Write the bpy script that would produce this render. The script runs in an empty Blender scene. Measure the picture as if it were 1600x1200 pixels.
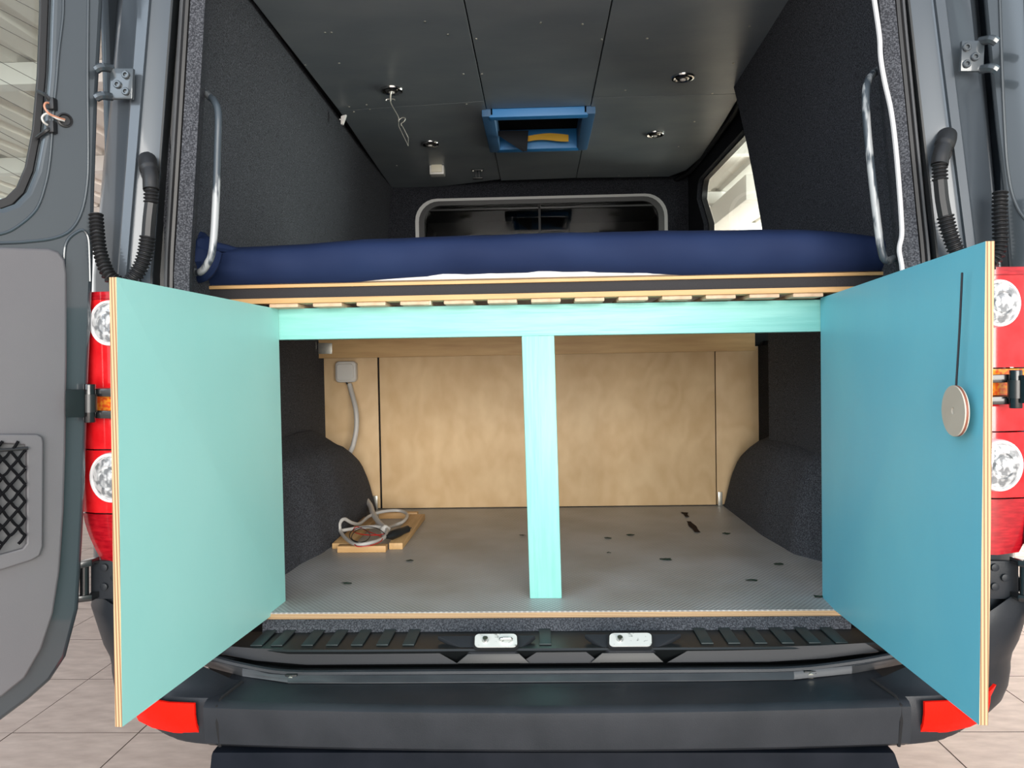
import bpy, bmesh, math, random
from mathutils import Vector, Matrix
random.seed(7)
S = bpy.context.scene
COL = S.collection
# ------------------------------------------------------------------ camera
FPX = 1200.0
Yc = Vector((41, 32, -FPX)).normalized()
ROLL = 0.0165
Xc = Vector((math.cos(ROLL), math.sin(ROLL), (41*math.cos(ROLL)+32*math.sin(ROLL))/FPX)).normalized()
Zc = Xc.cross(Yc).normalized()
RWC = Matrix((Xc, Yc, Zc))            # camera -> world rotation (rows are the world axes in camera space)
CAM = Vector((0, -2.0, 1.24))
cd = bpy.data.cameras.new('camera'); cd.sensor_width = 36; cd.lens = 27; cd.clip_start = 0.05
co = bpy.data.objects.new('camera', cd); COL.objects.link(co)
co.matrix_world = Matrix.Translation(CAM) @ RWC.to_4x4()
S.camera = co
# ------------------------------------------------------------------ world, lights, exposure
w = bpy.data.worlds.new('world'); S.world = w; w.use_nodes = True
wn = w.node_tree.nodes; wl = w.node_tree.links
bg = wn['Background']
tc = wn.new('ShaderNodeTexCoord'); sp = wn.new('ShaderNodeSeparateXYZ'); cr = wn.new('ShaderNodeValToRGB')
wl.new(tc.outputs['Generated'], sp.inputs[0]); wl.new(sp.outputs['Z'], cr.inputs[0])
cr.color_ramp.elements[0].position = 0.0; cr.color_ramp.elements[0].color = (0.78, 0.76, 0.72, 1)
cr.color_ramp.elements[1].position = 0.7; cr.color_ramp.elements[1].color = (0.72, 0.84, 1.0, 1)
wl.new(cr.outputs[0], bg.inputs[0]); bg.inputs[1].default_value = 1.05
def area(name, loc, target, size, sy, power, col):
    l = bpy.data.lights.new(name, 'AREA'); l.shape = 'RECTANGLE'; l.size = size; l.size_y = sy; l.energy = power; l.color = col
    o = bpy.data.objects.new(name, l); COL.objects.link(o); o.location = loc
    o.rotation_euler = (Vector(target)-Vector(loc)).to_track_quat('-Z', 'Y').to_euler(); return o
area('sky_opening_light', (1.2, -7.0, 1.9), (0, 0.5, 1.2), 5.5, 3, 520, (1.0, 0.96, 0.90))
area('sky_opening_blue_light', (-4.5, -6.0, 3.8), (0.4, 0, 1.1), 4, 3, 110, (0.72, 0.86, 1.0))
area('canopy_fill_light', (6.5, 5.5, 1.6), (2.0, 8.0, 3.0), 5, 2.5, 850, (1.0, 0.97, 0.93))  # fill added to brighten the siding and canopy underside beyond the side window
S.view_settings.view_transform = 'Standard'; S.view_settings.look = 'None'
S.view_settings.gamma = 1; S.view_settings.use_curve_mapping = False
S.view_settings.exposure = 0.38
# ------------------------------------------------------------------ helpers
def ray(px, py):
    return RWC @ Vector(((px-800)/FPX, (600-py)/FPX, -1))
def P(px, py, Y=None, X=None, Z=None, D=None):
    """the point of a plane (y=Y, x=X or z=Z; D is the distance in front of the camera) that a pixel looks at"""
    d = ray(px, py)
    if D is not None: Y = CAM.y + D
    if Y is not None: t = (Y-CAM.y)/d.y
    elif X is not None: t = (X-CAM.x)/d.x
    else: t = (Z-CAM.z)/d.z
    return CAM + d*t
def PN(px, py, p0, n):
    d = ray(px, py); t = (p0-CAM).dot(n)/d.dot(n); return CAM + d*t
WO = {}
def tagset(o, label=None, cat=None, group=None, kind=None):
    if label: o['label'] = label
    if cat: o['category'] = cat
    if group: o['group'] = group
    if kind: o['kind'] = kind
    return o
def place(o, origin, parent):
    origin = Vector(origin)
    COL.objects.link(o)
    if parent is not None:
        o.parent = parent; o.location = origin - WO[parent.name]
    else: o.location = origin
    WO[o.name] = origin
    return o
def empty(name, loc, label=None, cat=None, group=None, parent=None, kind=None):
    o = bpy.data.objects.new(name, None); o.empty_display_size = 0.05
    place(o, loc, parent); return tagset(o, label, cat, group, kind)
def finish(name, me, mats, parent, smooth=False):
    n = len(me.vertices)
    co_ = [v.co for v in me.vertices]
    lo = Vector((min(c.x for c in co_), min(c.y for c in co_), min(c.z for c in co_)))
    hi = Vector((max(c.x for c in co_), max(c.y for c in co_), max(c.z for c in co_)))
    c = (lo+hi)/2
    me.transform(Matrix.Translation(-c))
    if not isinstance(mats, (list, tuple)): mats = [mats]
    me.materials.clear()
    for m in mats: me.materials.append(m)
    o = bpy.data.objects.new(name, me)
    place(o, c, parent)
    if smooth:
        me.polygons.foreach_set('use_smooth', [True]*len(me.polygons))
        try: me.set_sharp_from_angle(angle=math.radians(38))
        except Exception: pass
    return o
def from_bm(name, bm, mats, parent=None, smooth=False, bevel=0, seg=2):
    bmesh.ops.recalc_face_normals(bm, faces=bm.faces)
    if bevel:
        es = [e for e in bm.edges if len(e.link_faces) == 2 and e.calc_face_angle(0) > 0.6]
        bmesh.ops.bevel(bm, geom=es, offset=bevel, segments=seg, affect='EDGES', profile=0.6, clamp_overlap=True)
        smooth = True
    me = bpy.data.meshes.new(name); bm.to_mesh(me); bm.free()
    return finish(name, me, mats, parent, smooth)
def hexa(bm, c):
    """c: 8 corners, bottom ring 0-3 then top ring 4-7"""
    v = [bm.verts.new(p) for p in c]
    for f in ((0,3,2,1),(4,5,6,7),(0,1,5,4),(1,2,6,5),(2,3,7,6),(3,0,4,7)): bm.faces.new([v[i] for i in f])
def bx(bm, a, b):
    x0,y0,z0 = a; x1,y1,z1 = b
    hexa(bm, [(x0,y0,z0),(x1,y0,z0),(x1,y1,z0),(x0,y1,z0),(x0,y0,z1),(x1,y0,z1),(x1,y1,z1),(x0,y1,z1)])
def box(name, a, b, m, parent=None, bevel=0.002):
    bm = bmesh.new(); bx(bm, a, b); return from_bm(name, bm, m, parent, bevel=bevel)
def slab(name, quad, n, t, m, parent=None, bevel=0.0015):
    """quad of 3D points given a thickness t along n"""
    n = Vector(n).normalized()*t
    bm = bmesh.new(); hexa(bm, [Vector(q) for q in quad]+[Vector(q)+n for q in quad]); return from_bm(name, bm, m, parent, bevel=bevel)
def cyl(bm, a, b, r0, r1=None, n=16, cap=True):
    a, b = Vector(a), Vector(b); r1 = r0 if r1 is None else r1
    d = (b-a).normalized(); u = d.orthogonal().normalized(); v = d.cross(u)
    A = [bm.verts.new(a+(u*math.cos(2*math.pi*i/n)+v*math.sin(2*math.pi*i/n))*r0) for i in range(n)]
    B = [bm.verts.new(b+(u*math.cos(2*math.pi*i/n)+v*math.sin(2*math.pi*i/n))*r1) for i in range(n)]
    for i in range(n): bm.faces.new((A[i], A[(i+1)%n], B[(i+1)%n], B[i]))
    if cap: bm.faces.new(A[::-1]); bm.faces.new(B)
def rod(name, a, b, r, m, parent=None, r1=None, n=16, bevel=0):
    bm = bmesh.new(); cyl(bm, a, b, r, r1, n); return from_bm(name, bm, m, parent, smooth=True, bevel=bevel)
def lathe(bm, c, axis, prof, n=28):
    c = Vector(c); d = Vector(axis).normalized(); u = d.orthogonal().normalized(); v = d.cross(u)
    rings = []
    for r, h in prof:
        rings.append([bm.verts.new(c+d*h+(u*math.cos(2*math.pi*i/n)+v*math.sin(2*math.pi*i/n))*max(r,1e-4)) for i in range(n)])
    for A, B in zip(rings, rings[1:]):
        for i in range(n): bm.faces.new((A[i], A[(i+1)%n], B[(i+1)%n], B[i]))
    bm.faces.new(rings[0][::-1]); bm.faces.new(rings[-1])
def catmull(pts, per=8, cyclic=False):
    pts = [Vector(p) for p in pts]; out = []; n = len(pts)
    rng = range(n if cyclic else n-1)
    for i in rng:
        p1, p2 = pts[i], pts[(i+1)%n]
        p0 = pts[i-1] if (i > 0 or cyclic) else p1*2-p2
        p3 = pts[(i+2)%n] if (i+2 < n or cyclic) else p2*2-p1
        for k in range(per):
            t = k/per
            out.append(0.5*((2*p1)+(p2-p0)*t+(2*p0-5*p1+4*p2-p3)*t*t+(3*p1-p0-3*p2+p3)*t*t*t))
    if not cyclic: out.append(pts[-1])
    return out
def sweep(bm, pts, rad, n=8, cyclic=False, flat=None):
    """tube along points; rad number or function of arclength; flat squashes one axis"""
    m = len(pts); L = [0]
    for i in range(1, m): L.append(L[-1]+(pts[i]-pts[i-1]).length)
    up = None; rings = []
    for i in range(m):
        if cyclic: t = (pts[(i+1)%m]-pts[i-1])
        else: t = pts[min(i+1, m-1)]-pts[max(i-1, 0)]
        if t.length < 1e-9: t = Vector((0,0,1))
        t.normalize()
        if up is None: up = t.orthogonal().normalized()
        up = (up-t*up.dot(t)); 
        if up.length < 1e-6: up = t.orthogonal()
        up.normalize(); s = t.cross(up)
        r = rad(L[i]) if callable(rad) else rad
        rings.append([bm.verts.new(pts[i]+(up*math.cos(2*math.pi*k/n)+s*math.sin(2*math.pi*k/n))*r) for k in range(n)])
    idx = range(m if cyclic else m-1)
    for i in idx:
        A, B = rings[i], rings[(i+1)%m]
        for k in range(n): bm.faces.new((A[k], A[(k+1)%n], B[(k+1)%n], B[k]))
    if not cyclic: bm.faces.new(rings[0][::-1]); bm.faces.new(rings[-1])
def tube(name, pts, r, m, parent=None, per=8, n=8, cyclic=False, smooth_path=True):
    bm = bmesh.new(); p = catmull(pts, per, cyclic) if smooth_path else [Vector(q) for q in pts]
    sweep(bm, p, r, n, cyclic); return from_bm(name, bm, m, parent, smooth=True)
def loft(name, rows, m, parent=None, thick=0, smooth=True, sub=0):
    bm = bmesh.new(); R = [[bm.verts.new(p) for p in r] for r in rows]
    for A, B in zip(R, R[1:]):
        for i in range(len(A)-1): bm.faces.new((A[i], A[i+1], B[i+1], B[i]))
    if thick:
        bmesh.ops.recalc_face_normals(bm, faces=bm.faces)
        bmesh.ops.solidify(bm, geom=bm.faces[:], thickness=thick)
    return from_bm(name, bm, m, parent, smooth=smooth)
def plate(name, loops, origin, u, v, thick, m, parent=None, bevel=0, off=0):
    """2D outline (first loop) with holes (other loops) in the plane origin+u*s+v*t, thickness centred at off along u x v"""
    cu = bpy.data.curves.new(name, 'CURVE'); cu.dimensions = '2D'; cu.fill_mode = 'BOTH'
    cu.extrude = max(thick/2-bevel, 0.0001); cu.bevel_depth = bevel; cu.bevel_resolution = 2; cu.offset = -bevel
    for lp in loops:
        s = cu.splines.new('POLY'); s.points.add(len(lp)-1); s.use_cyclic_u = True
        for i, (a, b) in enumerate(lp): s.points[i].co = (a, b, 0, 1)
    tmp = bpy.data.objects.new('tmp', cu); COL.objects.link(tmp)
    dg = bpy.context.evaluated_depsgraph_get()
    me = bpy.data.meshes.new_from_object(tmp.evaluated_get(dg)); me.name = name
    bpy.data.objects.remove(tmp); bpy.data.curves.remove(cu)
    u = Vector(u).normalized(); v = Vector(v).normalized(); w_ = u.cross(v)
    mt = Matrix((u, v, w_)).transposed().to_4x4(); mt.translation = Vector(origin)+w_*off
    me.transform(mt)
    return finish(name, me, m, parent, smooth=bevel > 0)
def rrect(x0, y0, x1, y1, r, n=6):
    out = []
    for cx, cy, a0 in ((x1-r,y1-r,0),(x0+r,y1-r,90),(x0+r,y0+r,180),(x1-r,y0+r,270)):
        for k in range(n+1):
            a = math.radians(a0+90*k/n); out.append((cx+r*math.cos(a), cy+r*math.sin(a)))
    return out
# ------------------------------------------------------------------ materials
def srgb(r, g, b):
    f = lambda c: (c/255/12.92) if c/255 <= 0.04045 else ((c/255+0.055)/1.055)**2.4
    return (f(r), f(g), f(b), 1)
def M(name, c1, rough=0.5, metal=0.0, c2=None, scale=8, stretch=(1,1,1), detail=4, bump=0.0, bscale=None, coat=0.0, spec=0.5, lo=0.35, hi=0.65, emit=None):
    m = bpy.data.materials.new(name); m.use_nodes = True
    nt = m.node_tree; N = nt.nodes; L = nt.links; b = N['Principled BSDF']
    b.inputs['Base Color'].default_value = c1; b.inputs['Roughness'].default_value = rough; b.inputs['Metallic'].default_value = metal
    b.inputs['Coat Weight'].default_value = coat; b.inputs['Coat Roughness'].default_value = 0.06; b.inputs['Specular IOR Level'].default_value = spec
    t = N.new('ShaderNodeTexCoord'); mp = N.new('ShaderNodeMapping'); mp.inputs['Scale'].default_value = stretch
    L.new(t.outputs['Object'], mp.inputs[0])
    if c2 is not None:
        no = N.new('ShaderNodeTexNoise'); no.inputs['Scale'].default_value = scale; no.inputs['Detail'].default_value = detail
        L.new(mp.outputs[0], no.inputs['Vector'])
        r = N.new('ShaderNodeValToRGB'); r.color_ramp.elements[0].position = lo; r.color_ramp.elements[1].position = hi
        r.color_ramp.elements[0].color = c1; r.color_ramp.elements[1].color = c2
        L.new(no.outputs['Fac'], r.inputs[0]); L.new(r.outputs[0], b.inputs['Base Color'])
    if bump:
        n2 = N.new('ShaderNodeTexNoise'); n2.inputs['Scale'].default_value = bscale or scale; n2.inputs['Detail'].default_value = 3
        L.new(mp.outputs[0], n2.inputs['Vector'])
        bp = N.new('ShaderNodeBump'); bp.inputs['Strength'].default_value = bump; bp.inputs['Distance'].default_value = 0.004
        L.new(n2.outputs['Fac'], bp.inputs['Height']); L.new(bp.outputs[0], b.inputs['Normal'])
    if emit:
        b.inputs['Emission Color'].default_value = emit[:3]+(1,); b.inputs['Emission Strength'].default_value = emit[3]
    return m
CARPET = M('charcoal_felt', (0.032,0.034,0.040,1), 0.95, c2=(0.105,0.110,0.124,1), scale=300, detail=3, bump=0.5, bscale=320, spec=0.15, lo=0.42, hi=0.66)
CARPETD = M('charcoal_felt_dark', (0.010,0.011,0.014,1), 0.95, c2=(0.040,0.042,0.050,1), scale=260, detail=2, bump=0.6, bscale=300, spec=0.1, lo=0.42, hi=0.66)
CEIL = M('grey_painted_ply', (0.170,0.200,0.220,1), 0.36, c2=(0.250,0.275,0.285,1), scale=2.6, stretch=(1,2,1), detail=6, bump=0.06, bscale=30, lo=0.3, hi=0.8)
DARK = M('black_void', (0.006,0.006,0.007,1), 0.9)
PAINT = M('grey_car_paint', (0.055,0.067,0.080,1), 0.35, metal=0.15, coat=0.45)
PAINTD = M('grey_car_paint_door', (0.040,0.050,0.058,1), 0.32, metal=0.15, coat=0.9)
PLAST = M('black_plastic', (0.015,0.018,0.022,1), 0.42, c2=(0.022,0.025,0.030,1), scale=9, bump=0.08, bscale=400, spec=0.3)
PLASTD = M('deep_black_plastic', (0.010,0.012,0.013,1), 0.42, spec=0.45)
PLASTG = M('worn_grey_plastic', (0.060,0.064,0.070,1), 0.45, c2=(0.080,0.084,0.090,1), scale=14)
TRIM = M('grey_trim_plastic', (0.105,0.101,0.109,1), 0.55, c2=(0.115,0.111,0.117,1), scale=4, bump=0.05, bscale=500)
RUBBER = M('black_rubber', (0.012,0.012,0.013,1), 0.45)
RIB = M('teal_black_pad', (0.022,0.034,0.036,1), 0.5)
def turquoise(name, a, b_, sc=3.0, st=(1,1,1)):
    return M(name, a, 0.42, c2=b_, scale=sc, stretch=st, detail=7, bump=0.12, bscale=22, lo=0.3, hi=0.75)
TURQ = turquoise('turquoise_paint', (0.320,0.700,0.650,1), (0.370,0.740,0.690,1), 3.0, (1,1,0.6))
TURQ_COOL = turquoise('turquoise_paint_cool_light', (0.130,0.520,0.680,1), (0.180,0.600,0.720,1), 3.0, (1,1,0.6))  # same turquoise, with the bluer light on the right door put into its colour
TURQW = M('turquoise_paint_on_timber', (0.205,0.530,0.480,1), 0.42, c2=(0.285,0.620,0.570,1), scale=5, stretch=(1,6,14), detail=6, bump=0.35, bscale=9, lo=0.3, hi=0.75)
TURQV = M('turquoise_paint_on_post', (0.210,0.530,0.480,1), 0.42, c2=(0.270,0.600,0.550,1), scale=5, stretch=(14,6,1), detail=6, bump=0.35, bscale=9, lo=0.3, hi=0.75)
WHITEP = M('white_plastic', (0.62,0.60,0.56,1), 0.4)
CABLEW = M('white_conduit', (0.50,0.48,0.45,1), 0.45)
CHROME = M('chrome', (0.55,0.54,0.52,1), 0.16, metal=1.0)
ZINC = M('zinc', (0.55,0.55,0.50,1), 0.35, metal=0.9, c2=(0.70,0.68,0.60,1), scale=60)
STEELP = M('speckled_bright_metal', (0.78,0.78,0.74,1), 0.35, metal=0.25, c2=(0.25,0.25,0.23,1), scale=90, lo=0.62, hi=0.72)
NAVY = M('navy_sheet', (0.008,0.017,0.056,1), 0.75, c2=(0.012,0.024,0.072,1), scale=3, bump=0.25, bscale=10, spec=0.2)
WHITEF = M('white_fabric', (0.80,0.78,0.75,1), 0.8)
STRAP = M('black_strap', (0.022,0.020,0.022,1), 0.8, bump=0.3, bscale=300)
BLUEF = M('blue_foam', (0.030,0.230,0.560,1), 0.45)
YEL = M('yellow_packet', (0.75,0.42,0.02,1), 0.5)
RED = M('red_lens', (0.62,0.008,0.012,1), 0.12, coat=0.8, c2=(0.75,0.02,0.025,1), scale=30)
REDD = M('dark_red_lens', (0.30,0.004,0.010,1), 0.18, coat=0.7, c2=(0.48,0.01,0.018,1), scale=90, stretch=(0.4,0.4,2))
REDR = M('red_reflector', (0.92,0.008,0.001,1), 0.5, spec=0.15, bump=0.2, bscale=500)
AMB = M('amber_led_block', (0.85,0.10,0.02,1), 0.2, c2=(0.95,0.32,0.03,1), scale=160, detail=0, coat=0.5)
CLEAR = M('faceted_clear_lens', (0.30,0.31,0.32,1), 0.12, metal=0.35, c2=(0.95,0.95,0.95,1), scale=70, detail=1, bump=1.0, bscale=80, coat=1, lo=0.4, hi=0.58)
RINGW = M('white_lamp_ring', (0.85,0.83,0.84,1), 0.2, coat=0.6)
BEAMW = M('cream_painted_steel', (0.80,0.77,0.74,1), 0.5)
def timber(name, a, b_, stretch, scale=6, rough=0.55):
    m = M(name, a, rough, c2=b_, scale=scale, stretch=stretch, detail=8, bump=0.1, bscale=scale, lo=0.25, hi=0.8); return m
PINEX = timber('pine_along_x', (0.50,0.285,0.110,1), (0.64,0.40,0.18,1), (1,12,12))
PINEY = timber('pine_along_y', (0.50,0.30,0.12,1), (0.66,0.42,0.19,1), (12,1,12))
BIRCH = M('birch', (0.52,0.35,0.22,1), 0.55, c2=(0.64,0.45,0.30,1), scale=40, stretch=(1,1,1))
def plyface(name, a, b_, st):
    m = M(name, a, 0.5, spec=0.3); nt = m.node_tree; N = nt.nodes; L = nt.links; b = N['Principled BSDF']
    t = N.new('ShaderNodeTexCoord'); mp = N.new('ShaderNodeMapping'); mp.inputs['Scale'].default_value = st; L.new(t.outputs['Object'], mp.inputs[0])
    no = N.new('ShaderNodeTexNoise'); no.inputs['Scale'].default_value = 1.6; no.inputs['Detail'].default_value = 3; L.new(mp.outputs[0], no.inputs['Vector'])
    mu = N.new('ShaderNodeMath'); mu.operation = 'MULTIPLY'; mu.inputs[1].default_value = 60; L.new(no.outputs['Fac'], mu.inputs[0])
    si = N.new('ShaderNodeMath'); si.operation = 'SINE'; L.new(mu.outputs[0], si.inputs[0])
    n2 = N.new('ShaderNodeTexNoise'); n2.inputs['Scale'].default_value = 5; n2.inputs['Detail'].default_value = 6; L.new(mp.outputs[0], n2.inputs['Vector'])
    ma = N.new('ShaderNodeMath'); ma.operation = 'MULTIPLY_ADD'; ma.inputs[1].default_value = 0.075; L.new(si.outputs[0], ma.inputs[0]); L.new(n2.outputs['Fac'], ma.inputs[2])
    r = N.new('ShaderNodeValToRGB'); r.color_ramp.elements[0].position = 0.25; r.color_ramp.elements[1].position = 0.75
    r.color_ramp.elements[0].color = a; r.color_ramp.elements[1].color = b_
    L.new(ma.outputs[0], r.inputs[0]); L.new(r.outputs[0], b.inputs['Base Color']); return m
PLYB = plyface('plywood_face', (0.60,0.405,0.215,1), (0.73,0.53,0.31,1), (2.0,1,1.3))
def plyedge(name, axis, period=0.004):
    """edge grain of plywood: light and brown plies across its thickness"""
    m = M(name, (0.7,0.5,0.3,1), 0.6); nt = m.node_tree; N = nt.nodes; L = nt.links; b = N['Principled BSDF']
    t = N.new('ShaderNodeTexCoord'); s = N.new('ShaderNodeSeparateXYZ'); L.new(t.outputs['Object'], s.inputs[0])
    mu = N.new('ShaderNodeMath'); mu.operation = 'MULTIPLY'; mu.inputs[1].default_value = 2*math.pi/period; L.new(s.outputs[axis], mu.inputs[0])
    si = N.new('ShaderNodeMath'); si.operation = 'SINE'; L.new(mu.outputs[0], si.inputs[0])
    r = N.new('ShaderNodeValToRGB'); r.color_ramp.elements[0].position = 0.0; r.color_ramp.elements[1].position = 0.55
    r.color_ramp.elements[0].color = (0.20,0.085,0.035,1); r.color_ramp.elements[1].color = (0.50,0.35,0.19,1)
    ma = N.new('ShaderNodeMath'); ma.operation = 'MULTIPLY_ADD'; ma.inputs[1].default_value = 0.5; ma.inputs[2].default_value = 0.5; L.new(si.outputs[0], ma.inputs[0])
    L.new(ma.outputs[0], r.inputs[0]); L.new(r.outputs[0], b.inputs['Base Color']); return m
EDGEX = plyedge('plywood_edge', 'X'); EDGEZ = plyedge('plywood_edge_floor', 'Z')
def glassmat(name, tint, ior=1.45):
    m = bpy.data.materials.new(name); m.use_nodes = True; nt = m.node_tree; N = nt.nodes; L = nt.links
    N.remove(N['Principled BSDF']); out = N['Material Output']
    tr = N.new('ShaderNodeBsdfTransparent'); tr.inputs[0].default_value = tint; gl = N.new('ShaderNodeBsdfGlossy'); gl.inputs['Roughness'].default_value = 0.02
    fr = N.new('ShaderNodeFresnel'); fr.inputs[0].default_value = ior; mx = N.new('ShaderNodeMixShader')
    ge = N.new('ShaderNodeNewGeometry'); om = N.new('ShaderNodeMath'); om.operation = 'SUBTRACT'; om.inputs[0].default_value = 1.0; L.new(ge.outputs['Backfacing'], om.inputs[1]); fm = N.new('ShaderNodeMath'); fm.operation = 'MULTIPLY'; L.new(fr.outputs[0], fm.inputs[0]); L.new(om.outputs[0], fm.inputs[1]); L.new(fm.outputs[0], mx.inputs[0]); L.new(tr.outputs[0], mx.inputs[1]); L.new(gl.outputs[0], mx.inputs[2]); L.new(mx.outputs[0], out.inputs[0]); return m
GLASS = glassmat('clear_glass', (0.86,0.92,0.90,1)); GLASSD = glassmat('tinted_glass', (0.5,0.5,0.5,1))
def floormat():
    m = M('grey_dotted_vinyl', (0.25,0.26,0.26,1), 0.42, spec=0.4); nt = m.node_tree; N = nt.nodes; L = nt.links; b = N['Principled BSDF']
    t = N.new('ShaderNodeTexCoord'); s = N.new('ShaderNodeSeparateXYZ'); L.new(t.outputs['Object'], s.inputs[0])
    vals = []
    for ax, per in (('X', 0.0135), ('Y', 0.017)):
        mu = N.new('ShaderNodeMath'); mu.operation = 'MULTIPLY'; mu.inputs[1].default_value = 2*math.pi/per; L.new(s.outputs[ax], mu.inputs[0])
        si = N.new('ShaderNodeMath'); si.operation = 'SINE'; L.new(mu.outputs[0], si.inputs[0]); vals.append(si)
    p = N.new('ShaderNodeMath'); p.operation = 'MULTIPLY'; L.new(vals[0].outputs[0], p.inputs[0]); L.new(vals[1].outputs[0], p.inputs[1])
    r = N.new('ShaderNodeValToRGB'); r.color_ramp.elements[0].position = 0.35; r.color_ramp.elements[1].position = 0.75
    r.color_ramp.elements[0].color = (0.30,0.30,0.295,1); r.color_ramp.elements[1].color = (0.46,0.46,0.45,1)
    ma = N.new('ShaderNodeMath'); ma.operation = 'MULTIPLY_ADD'; ma.inputs[1].default_value = 0.5; ma.inputs[2].default_value = 0.5; L.new(p.outputs[0], ma.inputs[0])
    L.new(ma.outputs[0], r.inputs[0])
    no = N.new('ShaderNodeTexNoise'); no.inputs['Scale'].default_value = 4; no.inputs['Detail'].default_value = 8; L.new(t.outputs['Object'], no.inputs['Vector'])
    r2 = N.new('ShaderNodeValToRGB'); r2.color_ramp.elements[0].position = 0.35; r2.color_ramp.elements[1].position = 0.6
    r2.color_ramp.elements[0].color = (0.80,0.78,0.74,1); r2.color_ramp.elements[1].color = (1,1,1,1); L.new(no.outputs['Fac'], r2.inputs[0])
    mx = N.new('ShaderNodeMix'); mx.data_type = 'RGBA'; mx.blend_type = 'MULTIPLY'; mx.inputs[0].default_value = 1.0
    L.new(r.outputs[0], mx.inputs[6]); L.new(r2.outputs[0], mx.inputs[7]); L.new(mx.outputs[2], b.inputs['Base Color'])
    bp = N.new('ShaderNodeBump'); bp.inputs['Strength'].default_value = 0.4; bp.inputs['Distance'].default_value = 0.001; L.new(ma.outputs[0], bp.inputs['Height']); L.new(bp.outputs[0], b.inputs['Normal'])
    return m
FLOORM = floormat()
STONE = M('beige_stone', (0.43,0.325,0.270,1), 0.6, c2=(0.60,0.475,0.400,1), scale=9, stretch=(1,2.6,1), detail=9, bump=0.15, bscale=25, lo=0.3, hi=0.72)
GROUT = M('grout', (0.16,0.12,0.10,1), 0.9)
SIDING = M('cream_sheet_metal', (0.74,0.70,0.65,1), 0.5)

def pavemat():
    m = M('beige_stone_far', (0.54,0.415,0.345,1), 0.6); nt = m.node_tree; N = nt.nodes; L = nt.links; b = N['Principled BSDF']
    g_ = N.new('ShaderNodeNewGeometry'); mp = N.new('ShaderNodeMapping'); mp.inputs['Location'].default_value = (1.832, -1.45+3*0.449, 0); L.new(g_.outputs['Position'], mp.inputs[0])
    br_ = N.new('ShaderNodeTexBrick'); br_.offset = 0; br_.inputs['Scale'].default_value = 1; br_.inputs['Brick Width'].default_value = 0.443; br_.inputs['Row Height'].default_value = 0.449
    br_.inputs['Mortar Size'].default_value = 0.003; br_.inputs['Color1'].default_value = (0.50,0.385,0.32,1); br_.inputs['Color2'].default_value = (0.53,0.42,0.35,1); br_.inputs['Mortar'].default_value = (0.16,0.12,0.10,1)
    L.new(mp.outputs[0], br_.inputs['Vector']); L.new(br_.outputs['Color'], b.inputs['Base Color']); return m
PAVE = pavemat()
# ================================================================== SETTING: pavement, canopy, outbuilding
pav = box('pavement', (-9, -12, -0.10), (9, 14, -0.004), PAVE, bevel=0); tagset(pav, 'beige stone slab pavement under the van', kind='structure')
TX, TY = 0.443, 0.449
bm = bmesh.new(); bx(bm, (-TX/2+0.002, -TY/2+0.002, -0.012), (TX/2-0.002, TY/2-0.002, 0.0))
bx(bm, (-TX/2, -TY/2, -0.012), (TX/2, TY/2, -0.0025))
bmesh.ops.bevel(bm, geom=[e for e in bm.edges if e.calc_face_angle(0) > 0.6], offset=0.0012, segments=1, affect='EDGES')
tme = bpy.data.meshes.new('stone_slab'); bm.to_mesh(tme); bm.free(); tme.materials.append(STONE); tme.materials.append(GROUT)
for p_ in tme.polygons:
    if p_.center.z < -0.0022: p_.material_index = 1
for i in range(-4, 12):
    for j in range(-5, 10):
        cx = -1.832 + TX*(i+0.5) + 0.0; cy = 1.45 + TY*(j+0.5) - 3*TY + 0.0
        o = bpy.data.objects.new('stone_slab', tme); place(o, (cx+4*TX*0, cy, random.uniform(-0.0006, 0.0006)), pav)
roof = empty('canopy_roof', (0, 5, 3.2), 'cream corrugated canopy roof on steel beams above the van', kind='structure')
rows = []
xs = []
x = -6.0
while x < 6.0:
    for dx, z in ((0, 3.2), (0.10, 3.2), (0.13, 3.235), (0.20, 3.235), (0.23, 3.2)): xs.append((x+dx, z))
    x += 0.33
loft('corrugated_sheet', [[Vector((a, y, z)) for a, z in xs] for y in (0.8, 11.0)], SIDING, roof, smooth=False)
for yy in (0.9, 2.85, 4.95, 7.1, 9.2):
    box('cross_beam', (-6, yy-0.06, 3.06), (6, yy+0.06, 3.198), BEAMW, roof, bevel=0.004)
box('long_beam', (2.05, 5.6, 2.80), (2.45, 8.0, 3.05), BEAMW, roof, bevel=0.01)
bp_ = box('end_plate', (1.98, 7.99, 2.76), (2.14, 8.03, 3.14), BEAMW, roof, bevel=0.003)
for zz in (2.82, 2.94, 3.06):
    rod('bolt', (2.02, 7.95, zz), (2.02, 7.99, zz), 0.018, BEAMW, roof, n=8)
ow = empty('wall_outside', (2.6, 9.6, 0), 'cream horizontal siding wall behind the van', kind='structure')
box('sheet_backing', (0.5, 9.62, 0), (7, 9.70, 3.19), SIDING, ow, bevel=0)
sm = bmesh.new(); bx(sm, (-3.25, -0.02, -0.045), (3.25, 0.02, 0.045)); sme = bpy.data.meshes.new('siding_board'); sm.to_mesh(sme); sm.free(); sme.materials.append(SIDING)
for k in range(31):
    o = bpy.data.objects.new('siding_board', sme); place(o, (3.75, 9.60, 0.06+k*0.102), ow)
tube('outdoor_cable', [P(1100,268,D=9.2),P(1104,300,D=9.2),P(1112,318,D=9.1),P(1124,330,D=9.1),P(1140,334,D=9.1),P(1155,329,D=9.1),P(1160,318,D=9.1)], 0.035, BEAMW, roof, per=8)

# ================================================================== SETTING: the inside of the van
VX = 0.04
VXC = 0.020
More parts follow.
